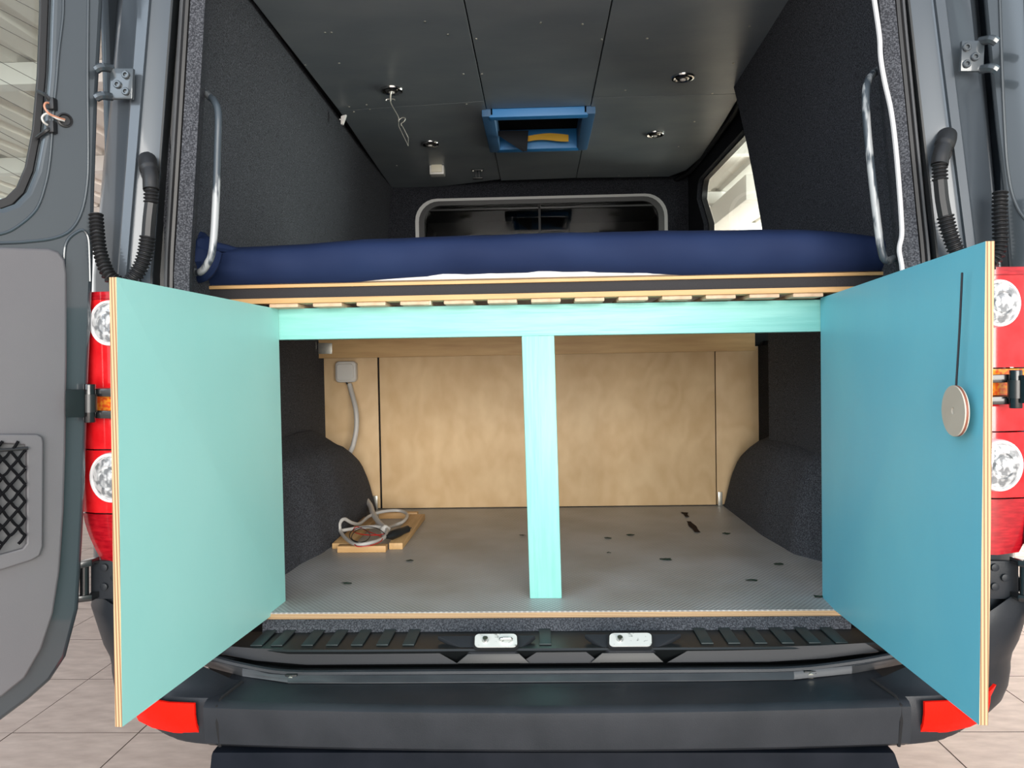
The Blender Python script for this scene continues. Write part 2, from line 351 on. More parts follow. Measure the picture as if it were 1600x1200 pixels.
# cargo floor: plywood with grey vinyl on top, its raw edge towards the camera
fl = empty('floor', (VX, 1.3, 0.62), 'grey dotted vinyl cargo floor with a plywood front edge', kind='structure')
FY0 = -0.10
fx0 = -0.90; fx1 = 0.98
box('plywood_base', (fx0, FY0, 0.606), (fx1, 3.4, 0.6195), EDGEZ, fl, bevel=0)
box('vinyl', (fx0, FY0+0.001, 0.6195), (fx1, 3.4, 0.6225), FLOORM, fl, bevel=0)
FZ = 0.6225
# walls
def wallrow(side, D):
    if side < 0:
        t = [(1.62,-0.815),(1.85,-0.83),(2.32,-0.875),(3.28,-0.925),(4.0,-0.935),(4.8,-0.935)]
    else:
        t = [(1.62,0.865),(1.85,0.875),(2.2,0.895),(2.6,0.90),(3.0,0.885)]
    for (a, xa), (b, xb) in zip(t, t[1:]):
        if D <= b: return xa+(xb-xa)*(D-a)/(b-a)
    return t[-1][1]
def topx(side, D):      # where the wall meets the ceiling
    t = [(1.6,-0.836),(2.32,-0.850),(4.02,-0.888),(4.8,-0.885)] if side < 0 else [(1.6,0.785),(2.32,0.80),(3.16,0.825),(4.8,0.86)]
    for (a, xa), (b, xb) in zip(t, t[1:]):
        if D <= b: return xa+(xb-xa)*(D-a)/(b-a)
    return t[-1][1]
def wall_surface(name, side, D0, D1, nD=16):
    rows = []
    for i in range(nD+1):
        D = D0+(D1-D0)*i/nD; r = []
        for j in range(13):
            z = 0.60+(2.36-0.60)*j/12
            f = max(0, (z-1.5)/0.85); xb = wallrow(side, D); xt = topx(side, D)
            x = xb+(xt-xb)*f*f
            r.append(Vector((x, D-2, z)))
        rows.append(r)
    return rows
wlft = empty('wall_left', (-0.93, 1.0, 0.6), 'left inner van wall lined in charcoal felt', kind='structure')
loft('felt_lining', wall_surface('l', -1, 1.72, 4.78), CARPET, wlft, thick=-0.02)
wr = empty('wall_right', (0.93, 1.0, 0.6), 'right inner van wall lined in charcoal felt beside the side window', kind='structure')
# near right panel with a bowed front edge
rows = []
for i in range(13):
    t = i/12; r = []
    for j in range(19):
        z = 0.60+(2.36-0.60)*j/18
        # front edge of the panel
        if z < 1.6: De = 2.93
        else: De = 2.93+0.23*((z-1.6)/0.76)**1.0
        D = 1.72+(De-1.72)*t
        f = max(0, (z-1.5)/0.85); x = wallrow(1, D)+(topx(1, D)-wallrow(1, D))*f*f
        r.append(Vector((x, D-2, z)))
    rows.append(r)
loft('felt_panel', rows, CARPET, wr, thick=0.02)
# wall with window opening further forward
WX = 0.945
def wp(px, py): p = P(px, py, X=WX); return (p.y, p.z)
a = wp(1093, 283); b_ = wp(1166, 203); c_ = wp(1104, 350)
hole = [(c_[0]+0.02, 1.30), (c_[0], c_[1]), (a[0]+0.01, a[1]-0.10), (a[0]-0.02, a[1]-0.03), (a[0]-0.06, a[1]), (b_[0], b_[1]), (b_[0]-0.03, b_[1]-0.01), (b_[0]-0.10, b_[1]-0.12), (0.85, 1.9), (0.82, 1.30)]
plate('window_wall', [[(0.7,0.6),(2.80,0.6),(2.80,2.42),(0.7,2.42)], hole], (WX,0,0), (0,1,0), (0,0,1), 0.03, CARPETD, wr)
cyv = sum(h[0] for h in hole)/len(hole); czv = sum(h[1] for h in hole)/len(hole)
win = empty('window_side', (WX+0.03, cyv, 1.3), 'sliding door window with a black rubber surround', kind='structure')
inner = [(cyv+(y-cyv)*0.972, czv+(z-czv)*0.972) for y, z in hole]
outer = [(cyv+(y-cyv)*1.02, czv+(z-czv)*1.02) for y, z in hole]
plate('window_frame', [outer, inner], (WX+0.025,0,0), (0,1,0), (0,0,1), 0.03, RUBBER, win)
plate('pane', [outer], (WX+0.045,0,0), (0,1,0), (0,0,1), 0.004, GLASS, win)
# front partition with window
wf = empty('wall_front', (VX, 2.78, 0.6), 'felt covered front partition with a framed cab window', kind='structure')
PY = 2.76
def fp(px, py): p = P(px, py, Y=PY); return (p.x, p.z)
def arch(l, r, t, rad, zb):
    x0 = fp(l, 345)[0]; x1 = fp(r, 345)[0]; z1 = (fp(850, t))[1]
    return [(x0, zb)]+[(x, z) for x, z in reversed([q for q in rrect(x0, zb-1, x1, z1, rad, 7) if q[1] > zb])]+[(x1, zb)]
H0 = arch(656, 1036, 314, 0.12, 1.30)
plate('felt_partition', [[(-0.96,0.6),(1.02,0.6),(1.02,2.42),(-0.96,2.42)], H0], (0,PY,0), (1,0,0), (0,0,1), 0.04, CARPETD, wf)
tr0 = arch(650, 1042, 308, 0.135, 1.34); tr1 = arch(655.5, 1037, 312, 0.125, 1.30)
def strip_between(name, A, B, y, d, m, parent):
    bm = bmesh.new(); n = min(len(A), len(B))
    V = [[bm.verts.new((A[i][0], y, A[i][1])), bm.verts.new((B[i][0], y, B[i][1])), bm.verts.new((B[i][0], y+d, B[i][1])), bm.verts.new((A[i][0], y+d, A[i][1]))] for i in range(n)]
    for p, q in zip(V, V[1:]):
        for k in range(4): bm.faces.new((p[k], p[(k+1)%4], q[(k+1)%4], q[k]))
    bm.faces.new(V[0]); bm.faces.new(V[-1][::-1])
    return from_bm(name, bm, m, parent)
winf = empty('window_cab', (VX, PY, 1.3), 'dark cab window with a pale edge trim above the mattress', kind='structure')
strip_between('edge_trim', tr0, tr1, PY-0.030, 0.008, M('pale_edge_trim', (0.46,0.46,0.45,1), 0.6), winf)
g1 = arch(664, 1028, 319, 0.10, 1.30)
strip_between('rubber_frame', tr1, g1, PY-0.03, 0.05, RUBBER, winf)
plate('pane', [g1], (0,PY+0.01,0), (1,0,0), (0,0,1), 0.005, GLASSD, winf)
xm = fp(843, 340)[0]
box('frame_divider', (xm-0.008, PY-0.02, 1.3), (xm+0.008, PY+0.015, g1[len(g1)//2][1]), RUBBER, winf)
box('frame_rail', (g1[0][0], PY-0.02, fp(850, 325)[1]-0.006), (g1[-1][0], PY+0.01, fp(850, 325)[1]+0.006), RUBBER, winf)
HL = M('cab_headliner', (0.10,0.095,0.09,1), 0.8); HL2 = M('cab_visor', (0.28,0.27,0.26,1), 0.7)
cab = empty('wall_cab', (VX, 4.2, 0.6), 'dark driver cab beyond the partition window', kind='structure')
slab('headliner', [(-0.95,2.82,2.46),(1.0,2.82,2.46),(1.0,4.9,2.20),(-0.95,4.9,2.20)], (0,0,1), 0.02, HL, cab)
box('cab_front_block', (-0.95,4.9,0.6), (1.0,4.94,2.3), DARK, cab, bevel=0)  # cab front and sides closed with added dark panels to block daylight
box('cab_side_block', (-0.98,2.8,0.6), (-0.96,4.94,2.46), DARK, cab, bevel=0); box('cab_side_block', (1.0,2.8,0.6), (1.02,4.94,2.46), DARK, cab, bevel=0)
box('cab_floor', (-0.96,2.8,0.58), (1.0,4.94,0.6), DARK, cab, bevel=0)
def fd(px, py, D): p = P(px, py, D=D); return p
for l, r in ((668, 805), (890, 1025)):
    p0 = P(l, 356, D=5.6); p1 = P(r, 356, D=5.6)
    slab('sun_visor', [(p0.x,3.55,p0.z-0.10),(p1.x,3.55,p0.z-0.10),(p1.x,3.60,p0.z+0.015),(p0.x,3.60,p0.z+0.015)], (0,0.3,1), 0.02, HL2, cab, bevel=0.008)
p0 = P(812, 352, D=5.5); p1 = P(885, 352, D=5.5)
slab('roof_console', [(p0.x,3.3,p0.z-0.08),(p1.x,3.3,p0.z-0.08),(p1.x+0.02,3.5,p0.z+0.06),(p0.x-0.02,3.5,p0.z+0.06)], (0,0.3,1), 0.03, HL, cab, bevel=0.01)
# ceiling
CZ = 2.34
ce = empty('ceiling', (VX, 1.2, CZ), 'dark grey painted plywood ceiling panels in the van', kind='structure')
box('ceiling_backing', (-0.97,-0.42,CZ+0.030), (1.03,1.30,CZ+0.05), DARK, ce, bevel=0)
box('ceiling_backing', (-0.97,1.98,CZ+0.030), (1.03,2.78,CZ+0.05), DARK, ce, bevel=0)
box('ceiling_backing', (-0.97,1.30,CZ+0.030), (-0.25,1.98,CZ+0.05), DARK, ce, bevel=0)
box('ceiling_backing', (0.26,1.30,CZ+0.030), (1.03,1.98,CZ+0.05), DARK, ce, bevel=0)
def cpt(px, py): p = P(px, py, Z=CZ); return (p.x, p.y)
sL = (cpt(725,0)[0]+cpt(782,280)[0])/2; sR = (cpt(957,0)[0]+cpt(900,278)[0])/2
s1 = cpt(530,173)[1]; s1b = cpt(760,158)[1]; s2 = cpt(1000,151)[1]
fr = cpt(800,281)[1]
g = 0.0022
def cpoly(name, pts, dz=0.0):
    plate(name, [pts], (0,0,CZ+0.006+dz), (1,0,0), (0,1,0), 0.012, CEIL, ce, bevel=0.0012)
eL = [(topx(-1,D)+0.004, D-2) for D in (1.60, 2.32, 3.0)]
eLp = [cpt(395,0), cpt(530,173), cpt(575,240), cpt(597,272), cpt(617,300)]
eRp = [cpt(1255,0), cpt(1155,150), cpt(1122,205), cpt(1094,247), cpt(1072,266), cpt(1045,276)]
back = -0.42
def ext(a, b, y): t = (y-a[1])/(b[1]-a[1]); return (a[0]+(b[0]-a[0])*t, y)
cpoly('ceiling_panel', [ext(eLp[0], eLp[1], back), (sL-g, back), (sL-g, s1b-g), (eLp[1][0], s1-g), eLp[0]][::-1])
cpoly('ceiling_panel', [(eLp[1][0], s1+g), (sL-g, s1b+g), (sL-g, fr-0.02), eLp[4], eLp[3], eLp[2]][::-1], 0.0)
cpoly('ceiling_panel', [(sL+g, back), (sR-g, back), (sR-g, 1.335), (sL+g, 1.335)], 0.001)
cpoly('ceiling_panel', [(sL+g, 1.93), (sR-g, 1.93), (sR-g, fr-0.02), (sL+g, fr)], -0.003)
cpoly('ceiling_panel', [(sR+g, back), ext(eRp[0], eRp[1], back), eRp[0], (eRp[1][0], s2-g), (sR+g, s2-g)])
cpoly('ceiling_panel', [(sR+g, s2+g), (eRp[1][0], s2+g)]+eRp[2:]+[(sR+g, cpt(905,278)[1])])
bm = bmesh.new(); lathe(bm, (0,0,0), (0,0,-1), [(0.0045,-0.001),(0.0045,0.0008),(0.002,0.002)], 10); scr = bpy.data.meshes.new('screw'); bm.to_mesh(scr); bm.free(); scr.materials.append(ZINC)
for px, py in ((508,51),(518,51),(664,34),(700,54),(744,61),(724,116),(753,116),(546,167),(573,164),(553,175),(578,171),(729,163),(845,36),(910,38),(940,62),(1011,60),(1171,41),(1146,99),(977,141),(1113,146),(1060,229),(1085,190),(967,274),(1013,274),(620,259),(477,102),(530,99),(888,252),(897,255),(799,275)):
    p = P(px, py, Z=CZ-0.0005); o = bpy.data.objects.new('screw', scr); place(o, p, ce)
# dark rail in the gap between the right ceiling edge and the wall
tube('edge_gap_strip', [P(1166,128,Z=CZ+0.004),P(1150,172,Z=CZ+0.004),P(1126,206,Z=CZ+0.004),P(1100,242,Z=CZ+0.004),P(1078,268,Z=CZ+0.004),P(1052,283,Z=CZ+0.004)], 0.014, RUBBER, ce)
# wheel arches
def arch_mesh(side, name, label):
    rows = []
    ys = [0.04+i*(1.26-0.04)/30 for i in range(31)]
    fpL = [(0.04,0.83),(0.335,0.80),(0.55,0.765),(0.75,0.742),(1.26,0.745)]
    fpR = [(0.04,0.85),(0.32,0.82),(0.47,0.755),(0.75,0.735),(1.26,0.735)]
    def foot(y):
        T = fpL if side < 0 else fpR
        for (a, xa), (b, xb) in zip(T, T[1:]):
            if y <= b:
                t = (y-a)/(b-a); t = t*t*(3-2*t); return xa+(xb-xa)*t
        return T[-1][1]
    for y in ys:
        t = (y-0.04)/(1.26-0.04)
        s = abs(2*t-1.0); h = 0.33*max(0.0, 1-s**5)**0.5
        h = max(h, 0.02)
        inx = foot(y)
        r = []
        for k in range(15):
            u = k/14
            if u < 0.5:
                a = u/0.5; z = a*h*0.86; x = inx+0.05*a*a*(h/0.33)
            else:
                a = (u-0.5)/0.5
                x = inx+0.05*(h/0.33)+(0.93-inx-0.05)*a; z = h*(0.86+0.14*math.sin(min(a*2.2,1)*math.pi/2)) + (0.05*max(0,a-0.45)/0.55 if h > 0.1 else 0)
            r.append(Vector((VX+side*min(x, 0.955), y, FZ-0.004+z)))
        rows.append(r)
    w_ = empty(name, (VX+side*0.8, 0.75, FZ), label, kind='structure')
    loft('felt_cover', rows, CARPET, w_)
    return w_
arch_mesh(-1, 'wall_wheel_arch_left', 'left wheel arch hump under charcoal felt')
arch_mesh(1, 'wall_wheel_arch_right', 'right wheel arch hump under charcoal felt')

# ================================================================== THE VAN
van = empty('van', (VX, -0.3, 0), 'grey panel van with both rear doors swung open', 'van')
# body sides and roof
box('body_side', (-0.985,-0.26,0.56), (-0.965,4.9,2.5), PAINT, van, bevel=0.003)
plate('body_side', [[(-0.26,0.56),(4.9,0.56),(4.9,2.5),(-0.26,2.5)], [(0.85,1.28),(2.98,1.28),(2.98,2.44),(1.0,2.44),(0.85,2.3)]], (1.035,0,0), (0,1,0), (0,0,1), 0.02, PAINT, van)
box('roof_panel', (-0.985,-0.42,2.52), (1.045,4.9,2.56), PAINT, van, bevel=0.01)
box('roof_header', (-0.985,-0.44,2.362), (1.045,-0.40,2.56), PAINT, van, bevel=0.01)
box('underbody', (-0.90,0.02,0.40), (0.98,4.8,0.60), DARK, van, bevel=0)
# corner pillars: cross-section (pixel column, distance) at three heights
def pillar(prof_by_row, mats_, names):
    for (i0, i1), nm, mt in names:
        rows = []
        levels = sorted(prof_by_row.keys())
        for a, b in zip(levels, levels[1:]):
            for k in range(6):
                t = k/6; py = a+(b-a)*t
                rows.append([P(pa[0]+(pb[0]-pa[0])*t, py, D=pa[1]+(pb[1]-pa[1])*t) for pa, pb in zip(prof_by_row[a][i0:i1+1], prof_by_row[b][i0:i1+1])])
        b = levels[-1]; rows.append([P(q[0], b, D=q[1]) for q in prof_by_row[b][i0:i1+1]])
        loft(nm, rows, mt, van, thick=0.004)
LP = {
 -160: [(206,2.0),(204,1.76),(214,1.685),(222,1.68),(226,1.672),(240,1.672),(244,1.68),(250,1.684),(280,1.69),(288,1.74),(300,1.745),(304,1.72),(316,1.72),(330,1.78)],
 0:    [(190,2.0),(184,1.76),(192,1.68),(212,1.672),(216,1.664),(233,1.664),(237,1.672),(243,1.676),(270,1.68),(281,1.73),(288,1.735),(298,1.70),(318,1.71),(326,1.78)],
 430:  [(156,2.0),(146,1.76),(150,1.68),(182,1.655),(185,1.647),(197,1.647),(201,1.655),(207,1.66),(238,1.665),(250,1.72),(262,1.725),(272,1.69),(293,1.70),(300,1.80)],
 960:  [(160,2.0),(146,1.76),(150,1.68),(178,1.655),(182,1.647),(194,1.647),(198,1.655),(206,1.66),(242,1.665),(256,1.72),(266,1.725),(276,1.69),(295,1.70),(302,1.80)]}
RP = {
 -160: [(1500,2.0),(1505,1.76),(1495,1.685),(1474,1.68),(1470,1.672),(1458,1.672),(1454,1.68),(1448,1.684),(1418,1.69),(1408,1.74),(1400,1.745),(1392,1.70),(1372,1.71),(1350,1.78)],
 0:    [(1524,2.0),(1528,1.76),(1516,1.68),(1480,1.672),(1477,1.664),(1462,1.664),(1458,1.672),(1452,1.676),(1422,1.68),(1414,1.73),(1406,1.735),(1398,1.70),(1376,1.71),(1364,1.78)],
 430:  [(1560,2.0),(1568,1.76),(1562,1.68),(1532,1.655),(1529,1.647),(1516,1.647),(1512,1.655),(1504,1.66),(1470,1.665),(1458,1.72),(1450,1.725),(1440,1.69),(1416,1.70),(1404,1.80)],
 960:  [(1580,2.0),(1590,1.76),(1580,1.68),(1545,1.655),(1542,1.647),(1530,1.647),(1526,1.655),(1516,1.66),(1480,1.665),(1466,1.72),(1456,1.725),(1445,1.69),(1420,1.70),(1408,1.80)]}
for pr, sd in ((LP, -1), (RP, 1)):
    pillar(pr, None, [((0, 8), 'corner_pillar', PAINT), ((8, 10), 'door_channel', PLASTD), ((11, 13), 'felt_return', CARPET)])
    # seal bead
    rows = []
    def sp_(py):
        ks = sorted(pr); 
        for a, b in zip(ks, ks[1:]):
            if py <= b:
                t = (py-a)/(b-a); x0 = pr[a][10]; x1 = pr[b][10]; y0 = pr[a][11]; y1 = pr[b][11]
                return (x0[0]+(x1[0]-x0[0])*t+y0[0]+(y1[0]-y0[0])*t)/2, 1.705
    pts = [P(sp_(py)[0], py, D=sp_(py)[1]) for py in range(-160, 961, 70)]
    tube('door_seal', pts, 0.0085, RUBBER, van, per=3)
    k8 = 8
    pts = [P(sp_(py)[0]+(-sd)*(-9), py, D=1.70) for py in range(-160, 961, 70)]
    tube('seal_lip', pts, 0.004, PLASTG, van, per=3, n=6)
# tail lights
def tail(side):
    t = 'tail_light'
    def path(z, grow=0.0):
        q = 0.0
        if z < 0.93: q = 0.045*((0.93-z)/0.12)**1.6
        return [(0.895,1.640),(0.93,1.634),(0.985-q,1.640),(1.025-q,1.656),(1.042-q,1.69),(1.046-q,1.74),(1.046-q,1.80)]
    def band(name, z0, z1, m, parent, n=6):
        rows = []
        for i in range(n+1):
            z = z0+(z1-z0)*i/n
            rows.append([Vector((VXC+side*(x+(0.006 if z0 > 0.7 else 0)), D-2, z)) for x, D in path(z)])
        return loft(name, rows, m, parent, thick=0.004)
    dz = 0.0 if side < 0 else 0.012
    T = band('tail_light', 1.203+dz, 1.395+dz, RED, van)
    T['label'] = 'red tail light cluster with clear round lamps'
    band('indicator_lens', 1.145+dz, 1.200+dz, AMB, T); band('brake_lens', 1.070+dz, 1.142+dz, RED, T)
    band('fog_lens', 0.93+dz, 1.067+dz, RED, T); band('rear_reflector_lens', 0.81+dz, 0.927+dz, REDD, T)
    band('lamp_cap', 1.396+dz, 1.412+dz, REDD, T, 2)
    for px, py, r in (((174,505,0.050),(177,746,0.055)) if side < 0 else ((1558,474,0.050),(1559,727,0.055))):
        c = P(px, py, D=1.632); nrm = Vector((side*0.22, -1, 0))
        bm = bmesh.new(); lathe(bm, c, nrm, [(r, -0.03),(r, 0.004),(r*0.96, 0.010),(r*0.86, 0.011),(r*0.85, 0.005)], 36); from_bm('lamp_ring', bm, RINGW, T, smooth=True)
        bm = bmesh.new(); lathe(bm, c, nrm, [(r*0.85, 0.004),(r*0.8, 0.010),(r*0.5, 0.015),(r*0.48,0.011),(r*0.40,0.011),(r*0.38,0.017),(r*0.1, 0.019)], 28); from_bm('clear_lamp', bm, CLEAR, T, smooth=True)
tail(-1); tail(1)
# bumper ------------------------------------------------------------
bump = empty('bumper', (VX, -0.4, 0.46), None, parent=van)
def bxs(py_c, fn=None): pass
xs_ = [305,330,380,450,560,700,841,980,1120,1240,1330,1390,1425]
def sag(px):     # how far the sill's curved edge rises towards the van's corners (pixels)
    e = max(0, (470-px)/130.0) if px < 841 else max(0, (px-1210)/190.0)
    return 24*e**1.6
def R_(px, py, D=None, Z=None): 
    py = py-(px-860)*0.0065
    return P(px, py, D=D, Z=Z)
top_back = [R_(x, 1066-sag(x), Z=0.540) for x in xs_]
top_front = [R_(x+(6 if x < 320 else 0), 1103-(6 if x in (305,1425) else 0)*0, Z=0.540) for x in xs_]
def lerp(a, b, t): return a+(b-a)*t
fy = sum(p.y for p in top_front)/len(top_front)
bul = lambda x: -0.012+0.028*((x-865)/560)**2
top_back = [Vector((q_.x, p_.y, p_.z)) for p_, q_ in zip(top_back, top_front)]
rows = [top_back]
rows.append([Vector((p.x, fy+0.016+bul(x), 0.5415)) for p, x in zip(top_front, xs_)])
rows.append([Vector((p.x, fy+0.004+bul(x), 0.5395)) for p, x in zip(top_front, xs_)])
rows.append([Vector((p.x, fy-0.004+bul(x), 0.532)) for p, x in zip(top_front, xs_)])
rows.append([Vector((p.x, fy-0.005+bul(x), 0.515)) for p, x in zip(top_front, xs_)])
rows.append([Vector((p.x*1.0, fy+0.000+bul(x), 0.455)) for p, x in zip(top_front, xs_)])
rows.append([Vector((p.x*0.99, fy+0.010+bul(x), 0.446)) for p, x in zip(top_front, xs_)])
rows.append([Vector((p.x*0.98, fy+0.14, 0.440)) for p, x in zip(top_front, xs_)])
loft('bumper_cover', rows, PLAST, bump)
def bcorner(side):
    # plan path (half width, distance) from the seam to the van's side
    path = [(0.700,1.584),(0.74,1.580),(0.81,1.580),(0.87,1.592),(0.94,1.615),(0.998,1.650),(1.042,1.70),(1.064,1.77),(1.068,1.90),(1.068,2.1)]
    path = [(q_.x, q_.y) for q_ in catmull([(a_, b_, 0) for a_, b_ in path], 3)]
    lev = [(0.74,-0.004,0.0),(0.71,0.004,0),(0.62,-0.018,0),(0.590,-0.030,0),(0.565,-0.034,0),(0.548,-0.034,0),(0.515,-0.038,0),(0.480,-0.050,0),(0.452,-0.070,0),(0.445,-0.10,0)]
    rows = []
    n = len(path)
    for z, off, _ in lev:
        r = []
        for i, (x, D) in enumerate(path):
            q = min(1, i/15) ; q = q*q*(3-2*q)
            zz = z
            if z > 0.54: zz = 0.541+(z-0.541)*q
            yb = D-2
            if z > 0.54: yb += (1-q)*0.10*((z-0.541)/0.2)**0.7      # the top surface runs back under the sill near the seam
            # offset along outward normal
            x0, d0 = path[max(i-1,0)]; x1, d1 = path[min(i+1,n-1)]
            tx, ty = x1-x0, d1-d0; l = math.hypot(tx, ty); nx, ny = ty/l, -tx/l
            o2 = off*min(1, i/12)**2
            r.append(Vector((VXC+side*(x+nx*o2), yb+ny*o2, zz)))
        rows.append(r)
    c = loft('corner_cover', rows, PLAST, bump, thick=0.003)
    # reflector following the corner, just proud of it
    pts = [(0.752,1.572),(0.81,1.577),(0.865,1.593),(0.908,1.618),(0.934,1.646)]
    rows = []
    for z, off in ((0.540,0.004),(0.515,0.004),(0.490,-0.003),(0.466,-0.012)):
        r = []
        for i, (x, D) in enumerate(pts):
            s = 0.0 if side > 0 else 0.0
            xx = x + (0.008*(0.533-z)/0.05 if i == len(pts)-1 else 0)*-3
            zz = z+0.010*max(0, (i-1)/3)*(1 if z < 0.5 else 0.4)
            r.append(Vector((VXC+side*xx, D-2-0.004*(off > 0)-off*0.3+(0.012 if z < 0.49 else 0), zz)))
        rows.append(r)
    loft('reflector', rows, REDR, bump, thick=0.006)
    # dark seam
bcorner(-1); bcorner(1)
for sx, px0 in ((-1, 306), (1, 1424)):
    xs0 = VXC+sx*0.703; ye = min(fy+0.011, -0.416)+0.002
    rows_ = [Vector((xs0-sx*0.012, ye+0.105, 0.5425)), Vector((xs0, ye+0.022, 0.5425)), Vector((xs0+sx*0.001, ye+0.001, 0.534)), Vector((xs0, ye-0.002, 0.50)), Vector((xs0-sx*0.002, ye+0.004, 0.448))]
    tube('panel_seam', rows_, 0.0036, DARK, bump, per=4, n=6, smooth_path=False)
# sill plate --------------------------------------------------------
sill = empty('sill_plate', (VX, -0.2, 0.55), None, parent=van)
sx_ = [300,330,380,450,560,700,841,980,1120,1240,1330,1390,1430]
rA = [R_(x, 984, D=1.88) for x in sx_]
rB = [R_(x, 1013-sag(x)*0.35, Z=0.5865) for x in sx_]
rC = [R_(x, 1039-sag(x)*0.8, D=rB[0].y+2-0.005) for x in sx_]
rD = [R_(x, 1045-sag(x)*0.85, Z=0.5530) for x in sx_]
rows = [rA, rB, [p+Vector((0,-0.003,-0.004)) for p in rB], rC, rD]
loft('sill_base', rows, PLASTD, sill)
# rolled lip and grey strip under it
lipc = [R_(x, 1050-sag(x)*0.95, D=1.705) for x in sx_]
tube('sill_lip', lipc, 0.0075, PLAST, sill, per=4)
st0 = [R_(x, 1054-sag(x), D=1.70) for x in sx_]; st1 = [R_(x, 1066-sag(x), Z=0.5415) for x in sx_]
loft('lip_strip', [st0, [ (a+b)/2+Vector((0,-0.002,0)) for a, b in zip(st0, st1)], st1], PLASTG, sill, thick=0.002)
# raised front faces of the sill between the latch recesses
def face(pts_top, pts_bot, name='sill_face', m=PLASTG, lift=0.006):
    A = [p+Vector((0,-lift,lift*0.6)) for p in pts_top]; B = [p+Vector((0,-lift,lift*0.6)) for p in pts_bot]
    A0 = [p+Vector((0,0.012,-0.004)) for p in pts_top]; 
    loft(name, [A0, A, B, [p+Vector((0,0.012,-0.006)) for p in pts_bot]], m, sill)
def fr_(pxs_t, pxs_b):
    return [R_(x, 1014-sag(x)*0.35, D=1.757) for x in pxs_t], [R_(x, 1037-sag(x)*0.8, D=1.752) for x in pxs_b]
FACE = M('sill_face_plastic', (0.020,0.022,0.026,1), 0.45, spec=0.3)
for t, b in (([350,400,480,560,640,676],[340,400,480,560,660,716]), ([848,878,908],[812,875,938]), ([1083,1140,1200,1280,1350],[1042,1130,1200,1290,1372])):
    T_, B_ = fr_(t, b); face(T_, B_, m=FACE)
for px in (398,430,478,517,556,596,637, 852, 1106, 1148, 1190, 1232, 1274, 1316):
    w2 = 0.014; p = R_(px, 1008, Z=0.588)
    box('tread_pad', (p.x-w2, -0.232, 0.5865), (p.x+w2, -0.128, 0.5895), RIB, sill, bevel=0.0012)
# latch strikers in their bezels
for cx in (775, 985):
    def q(dx, py, D): return R_(cx+dx, py, D=D)
    lt = empty('lock_striker', q(0, 1003, 1.75), None, parent=sill)
    outer_ = [q(-92,992,1.79), q(62,992,1.79), q(30,1019,1.742), q(-38,1019,1.742)] if cx < 841 else [q(-72,991,1.79), q(80,991,1.79), q(32,1018,1.742), q(-34,1018,1.742)]
    slab('bezel', outer_, (0,0.2,-1), 0.012, FACE, lt, bevel=0.003)
    u = (q(1,993,1.785)-q(0,993,1.785)).normalized(); v = (q(0,992,1.79)-q(0,1016,1.745)).normalized()
    pw = (q(33,1003,1.76)-q(0,1003,1.76)).length; ph = (q(0,993,1.787)-q(0,1014,1.749)).length/2
    cc = q(0,1003.5,1.762); nn = u.cross(v)
    cc = cc-nn*(-0.003) if nn.y < 0 else cc-nn*0.003
    sg = 1 if nn.y < 0 else -1
    plate('recess_rim', [rrect(-pw-0.004,-ph-0.004,pw+0.004,ph+0.003,0.012)], cc, u, v, 0.003, DARK, lt)
    plate('metal_plate', [rrect(-pw,-ph,pw,ph,0.011)], cc+nn*sg*0.003, u, v, 0.002, STEELP, lt)
    rod('latch_pin', cc-u*pw*0.5+nn*sg*0.003, cc-u*pw*0.5+nn*sg*0.012, 0.0085, CHROME, lt, r1=0.006)
    if cx < 841: tube('striker_loop', [cc+u*pw*0.2+nn*sg*0.003, cc+u*pw*0.25+nn*sg*0.011-v*0.002, cc+u*pw*0.7+nn*sg*0.011-v*0.002, cc+u*pw*0.75+nn*sg*0.003], 0.0028, CHROME, lt)
    slab('lower_recess', [q(-44,1021,1.742), q(36,1021,1.742), q(52,1036,1.738), q(-62,1036,1.738)], (0,1,0), 0.004, PLASTD, lt, bevel=0.001)
for px, m in ((455, ZINC), (1266, ZINC), (855, M('rusty_brown_screw', (0.12,0.035,0.02,1), 0.6))):
    p = R_(px, 1057 if px != 855 else 1061, D=1.692)
    s_ = box('screw_recess', (p.x-0.013, p.y-0.002, p.z-0.008), (p.x+0.013, p.y+0.02, p.z+0.008), PLASTD, sill, bevel=0.001)
    rod('bumper_screw', p+Vector((0,-0.001,0)), p+Vector((0,-0.006,-0.001)), 0.007, m, sill, n=12, bevel=0.001)
# felt strip under the plywood edge
rF = [[R_(x, 965.5, D=1.893) for x in range(410, 1331, 46)], [R_(x, 975, D=1.878)+Vector((0,0,0.0012*math.sin(x*0.13))) for x in range(410, 1331, 46)], [R_(x, 986, D=1.868) for x in range(410, 1331, 46)], [R_(x, 988, D=1.885) for x in range(410, 1331, 46)]]
loft('felt_edge_strip', rF, CARPET, sill, thick=0.004)
# step under the bumper
a = R_(322, 1172, Z=0.434); b = R_(1398, 1178, Z=0.434)
bm = bmesh.new()
hexa(bm, [(a.x-0.01,-0.44,0.24),(b.x+0.06,-0.44,0.24),(b.x+0.06,-0.1,0.24),(a.x-0.01,-0.1,0.24),(a.x+0.01,a.y,a.z),(b.x,a.y,a.z),(b.x,-0.1,a.z),(a.x+0.01,-0.1,a.z)])
from_bm('rear_step', bm, M('dark_step_steel', (0.003,0.005,0.009,1), 0.6, spec=0.12, c2=(0.006,0.008,0.013,1), scale=12), van, bevel=0.008)
